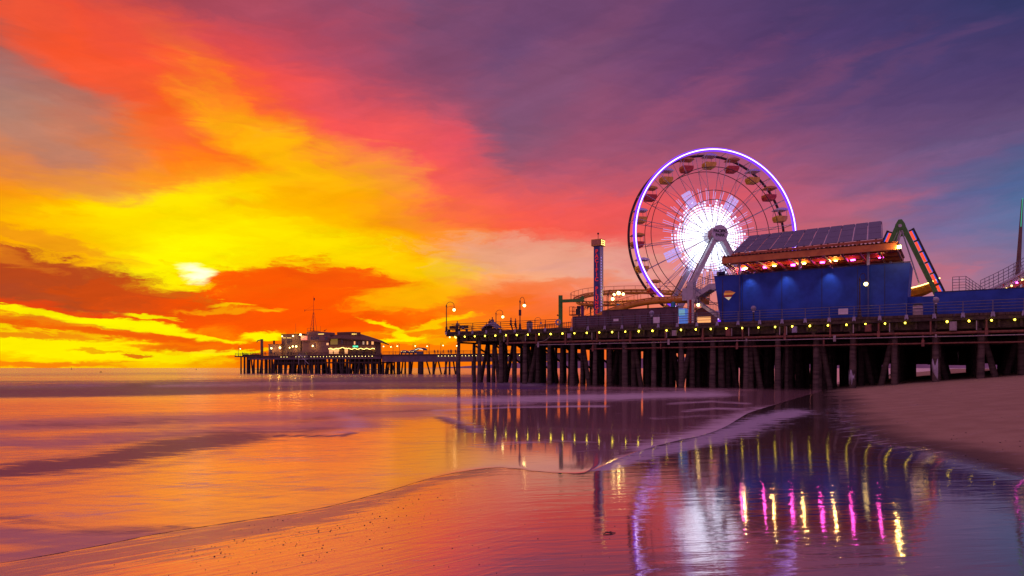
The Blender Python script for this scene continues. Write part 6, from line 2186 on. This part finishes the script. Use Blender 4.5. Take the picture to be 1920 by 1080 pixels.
# ------------------------------------------------------------------ far out: marker buoys; on the sand: pebbles
for px, py, h, lab in ((134, 691.5, 2.6, 'thin marker buoy furthest left near the horizon'), (189, 697, 1.0, 'low round mooring buoy left on the water'), (368, 692.5, 2.0, 'small marker buoy left of the far pier'), (751, 697, .7, 'round mooring buoy seen under the far walkway')):
    y = EYE * FPX / (py + 1.2 - HZ); x = (px - CX) / FPX * y
    k = y / 1280
    t = thing('buoy', lab, 'buoy', (x, y, 0), 'buoys off the beach')
    if h > 1.5:
        MB().tube([(x, y, -.4), (x, y, k * .8), (x, y, k * 1.0)], [k * 1.0, k * 1.1, k * .3], 10).build('float', 'rust', t, True)
        MB().bar((x, y, k * 1.0), (x, y, k * (h + 1.5)), k * .22, n=6).build('marker', 'rubber', t, True)
    else:
        MB().ball((x, y, k * .5), k * 1.2, 10, 7, (1.8, 1.2, .8)).build('float', 'rubber', t, True)
        MB().bar((x, y, k * .9), (x + k * .6, y, k * 2.0), k * .2, n=6).build('mooring_ring', 'rubber', t, True)
random.seed(77)
q = MB()
def pebble(x, y, r, z0=0.0):
    n0 = len(q.v)
    q.ball((x, y, z0 + r * .25), r, 7, 5, (1 + random.uniform(-.2, .5), 1 + random.uniform(-.2, .2), .6))
    for i in range(n0, len(q.v)):
        v = Vector(q.v[i]); k = 1 + .25 * mnoise.noise(v * (1.4 / r))
        q.v[i] = (x + (v.x - x) * k, y + (v.y - y) * k, v.z)
band = [(330, 1045), (430, 1030), (520, 1010), (600, 995), (680, 970), (760, 940), (830, 915)]
for i in range(430):
    u = random.random() ** .8 * (len(band) - 1)
    k = min(int(u), len(band) - 2); f_ = u - k
    bx_, by_ = band[k][0] + (band[k + 1][0] - band[k][0]) * f_, band[k][1] + (band[k + 1][1] - band[k][1]) * f_
    px = bx_ + random.gauss(0, 70); py = by_ + random.gauss(0, 8 + 16 * random.random()) + 2
    edge_y = np.interp(px, [p[0] for p in EDGE_PX], [p[1] for p in EDGE_PX])
    if py < edge_y + 6: continue
    x, y = ground(px, py)
    pebble(x, y, random.choice([.003, .003, .004, .004, .005, .006, .009]) * random.uniform(.8, 1.25))
for i in range(60):
    px, py = random.uniform(300, 1250), random.uniform(960, 1075)
    edge_y = np.interp(px, [p[0] for p in EDGE_PX], [p[1] for p in EDGE_PX])
    if py > edge_y + 8:
        pebble(*ground(px, py), random.uniform(.004, .008))
for i in range(90):
    px, py = random.uniform(1560, 1920), random.uniform(745, 880)
    x, y = ground(px, py)
    if x > shore_x(y) + .6:
        zz_ = float(sand_rise(np.array([x]), np.array([y]))[0])
        pebble(x, y, random.uniform(.008, .022), zz_)
o = q.build('pebbles', 'stone', None, True)
o['kind'] = 'stuff'
t = thing('seaweed_strand', 'small dark seaweed strand lying on the wet sand by the tower reflection', 'seaweed', tuple(ground(1142, 1001)) + (0,))
x, y = ground(1142, 1001)
q = MB()
q.tube([(x - .09, y - .03, .008), (x - .03, y + .02, .02), (x + .03, y, .012), (x + .10, y + .05, .008)], [.006, .012, .010, .004], 6)
q.tube([(x, y, .015), (x + .02, y + .05, .02), (x + .06, y + .08, .008)], [.009, .008, .003], 6)
q.build('frond', 'stone', t, True)
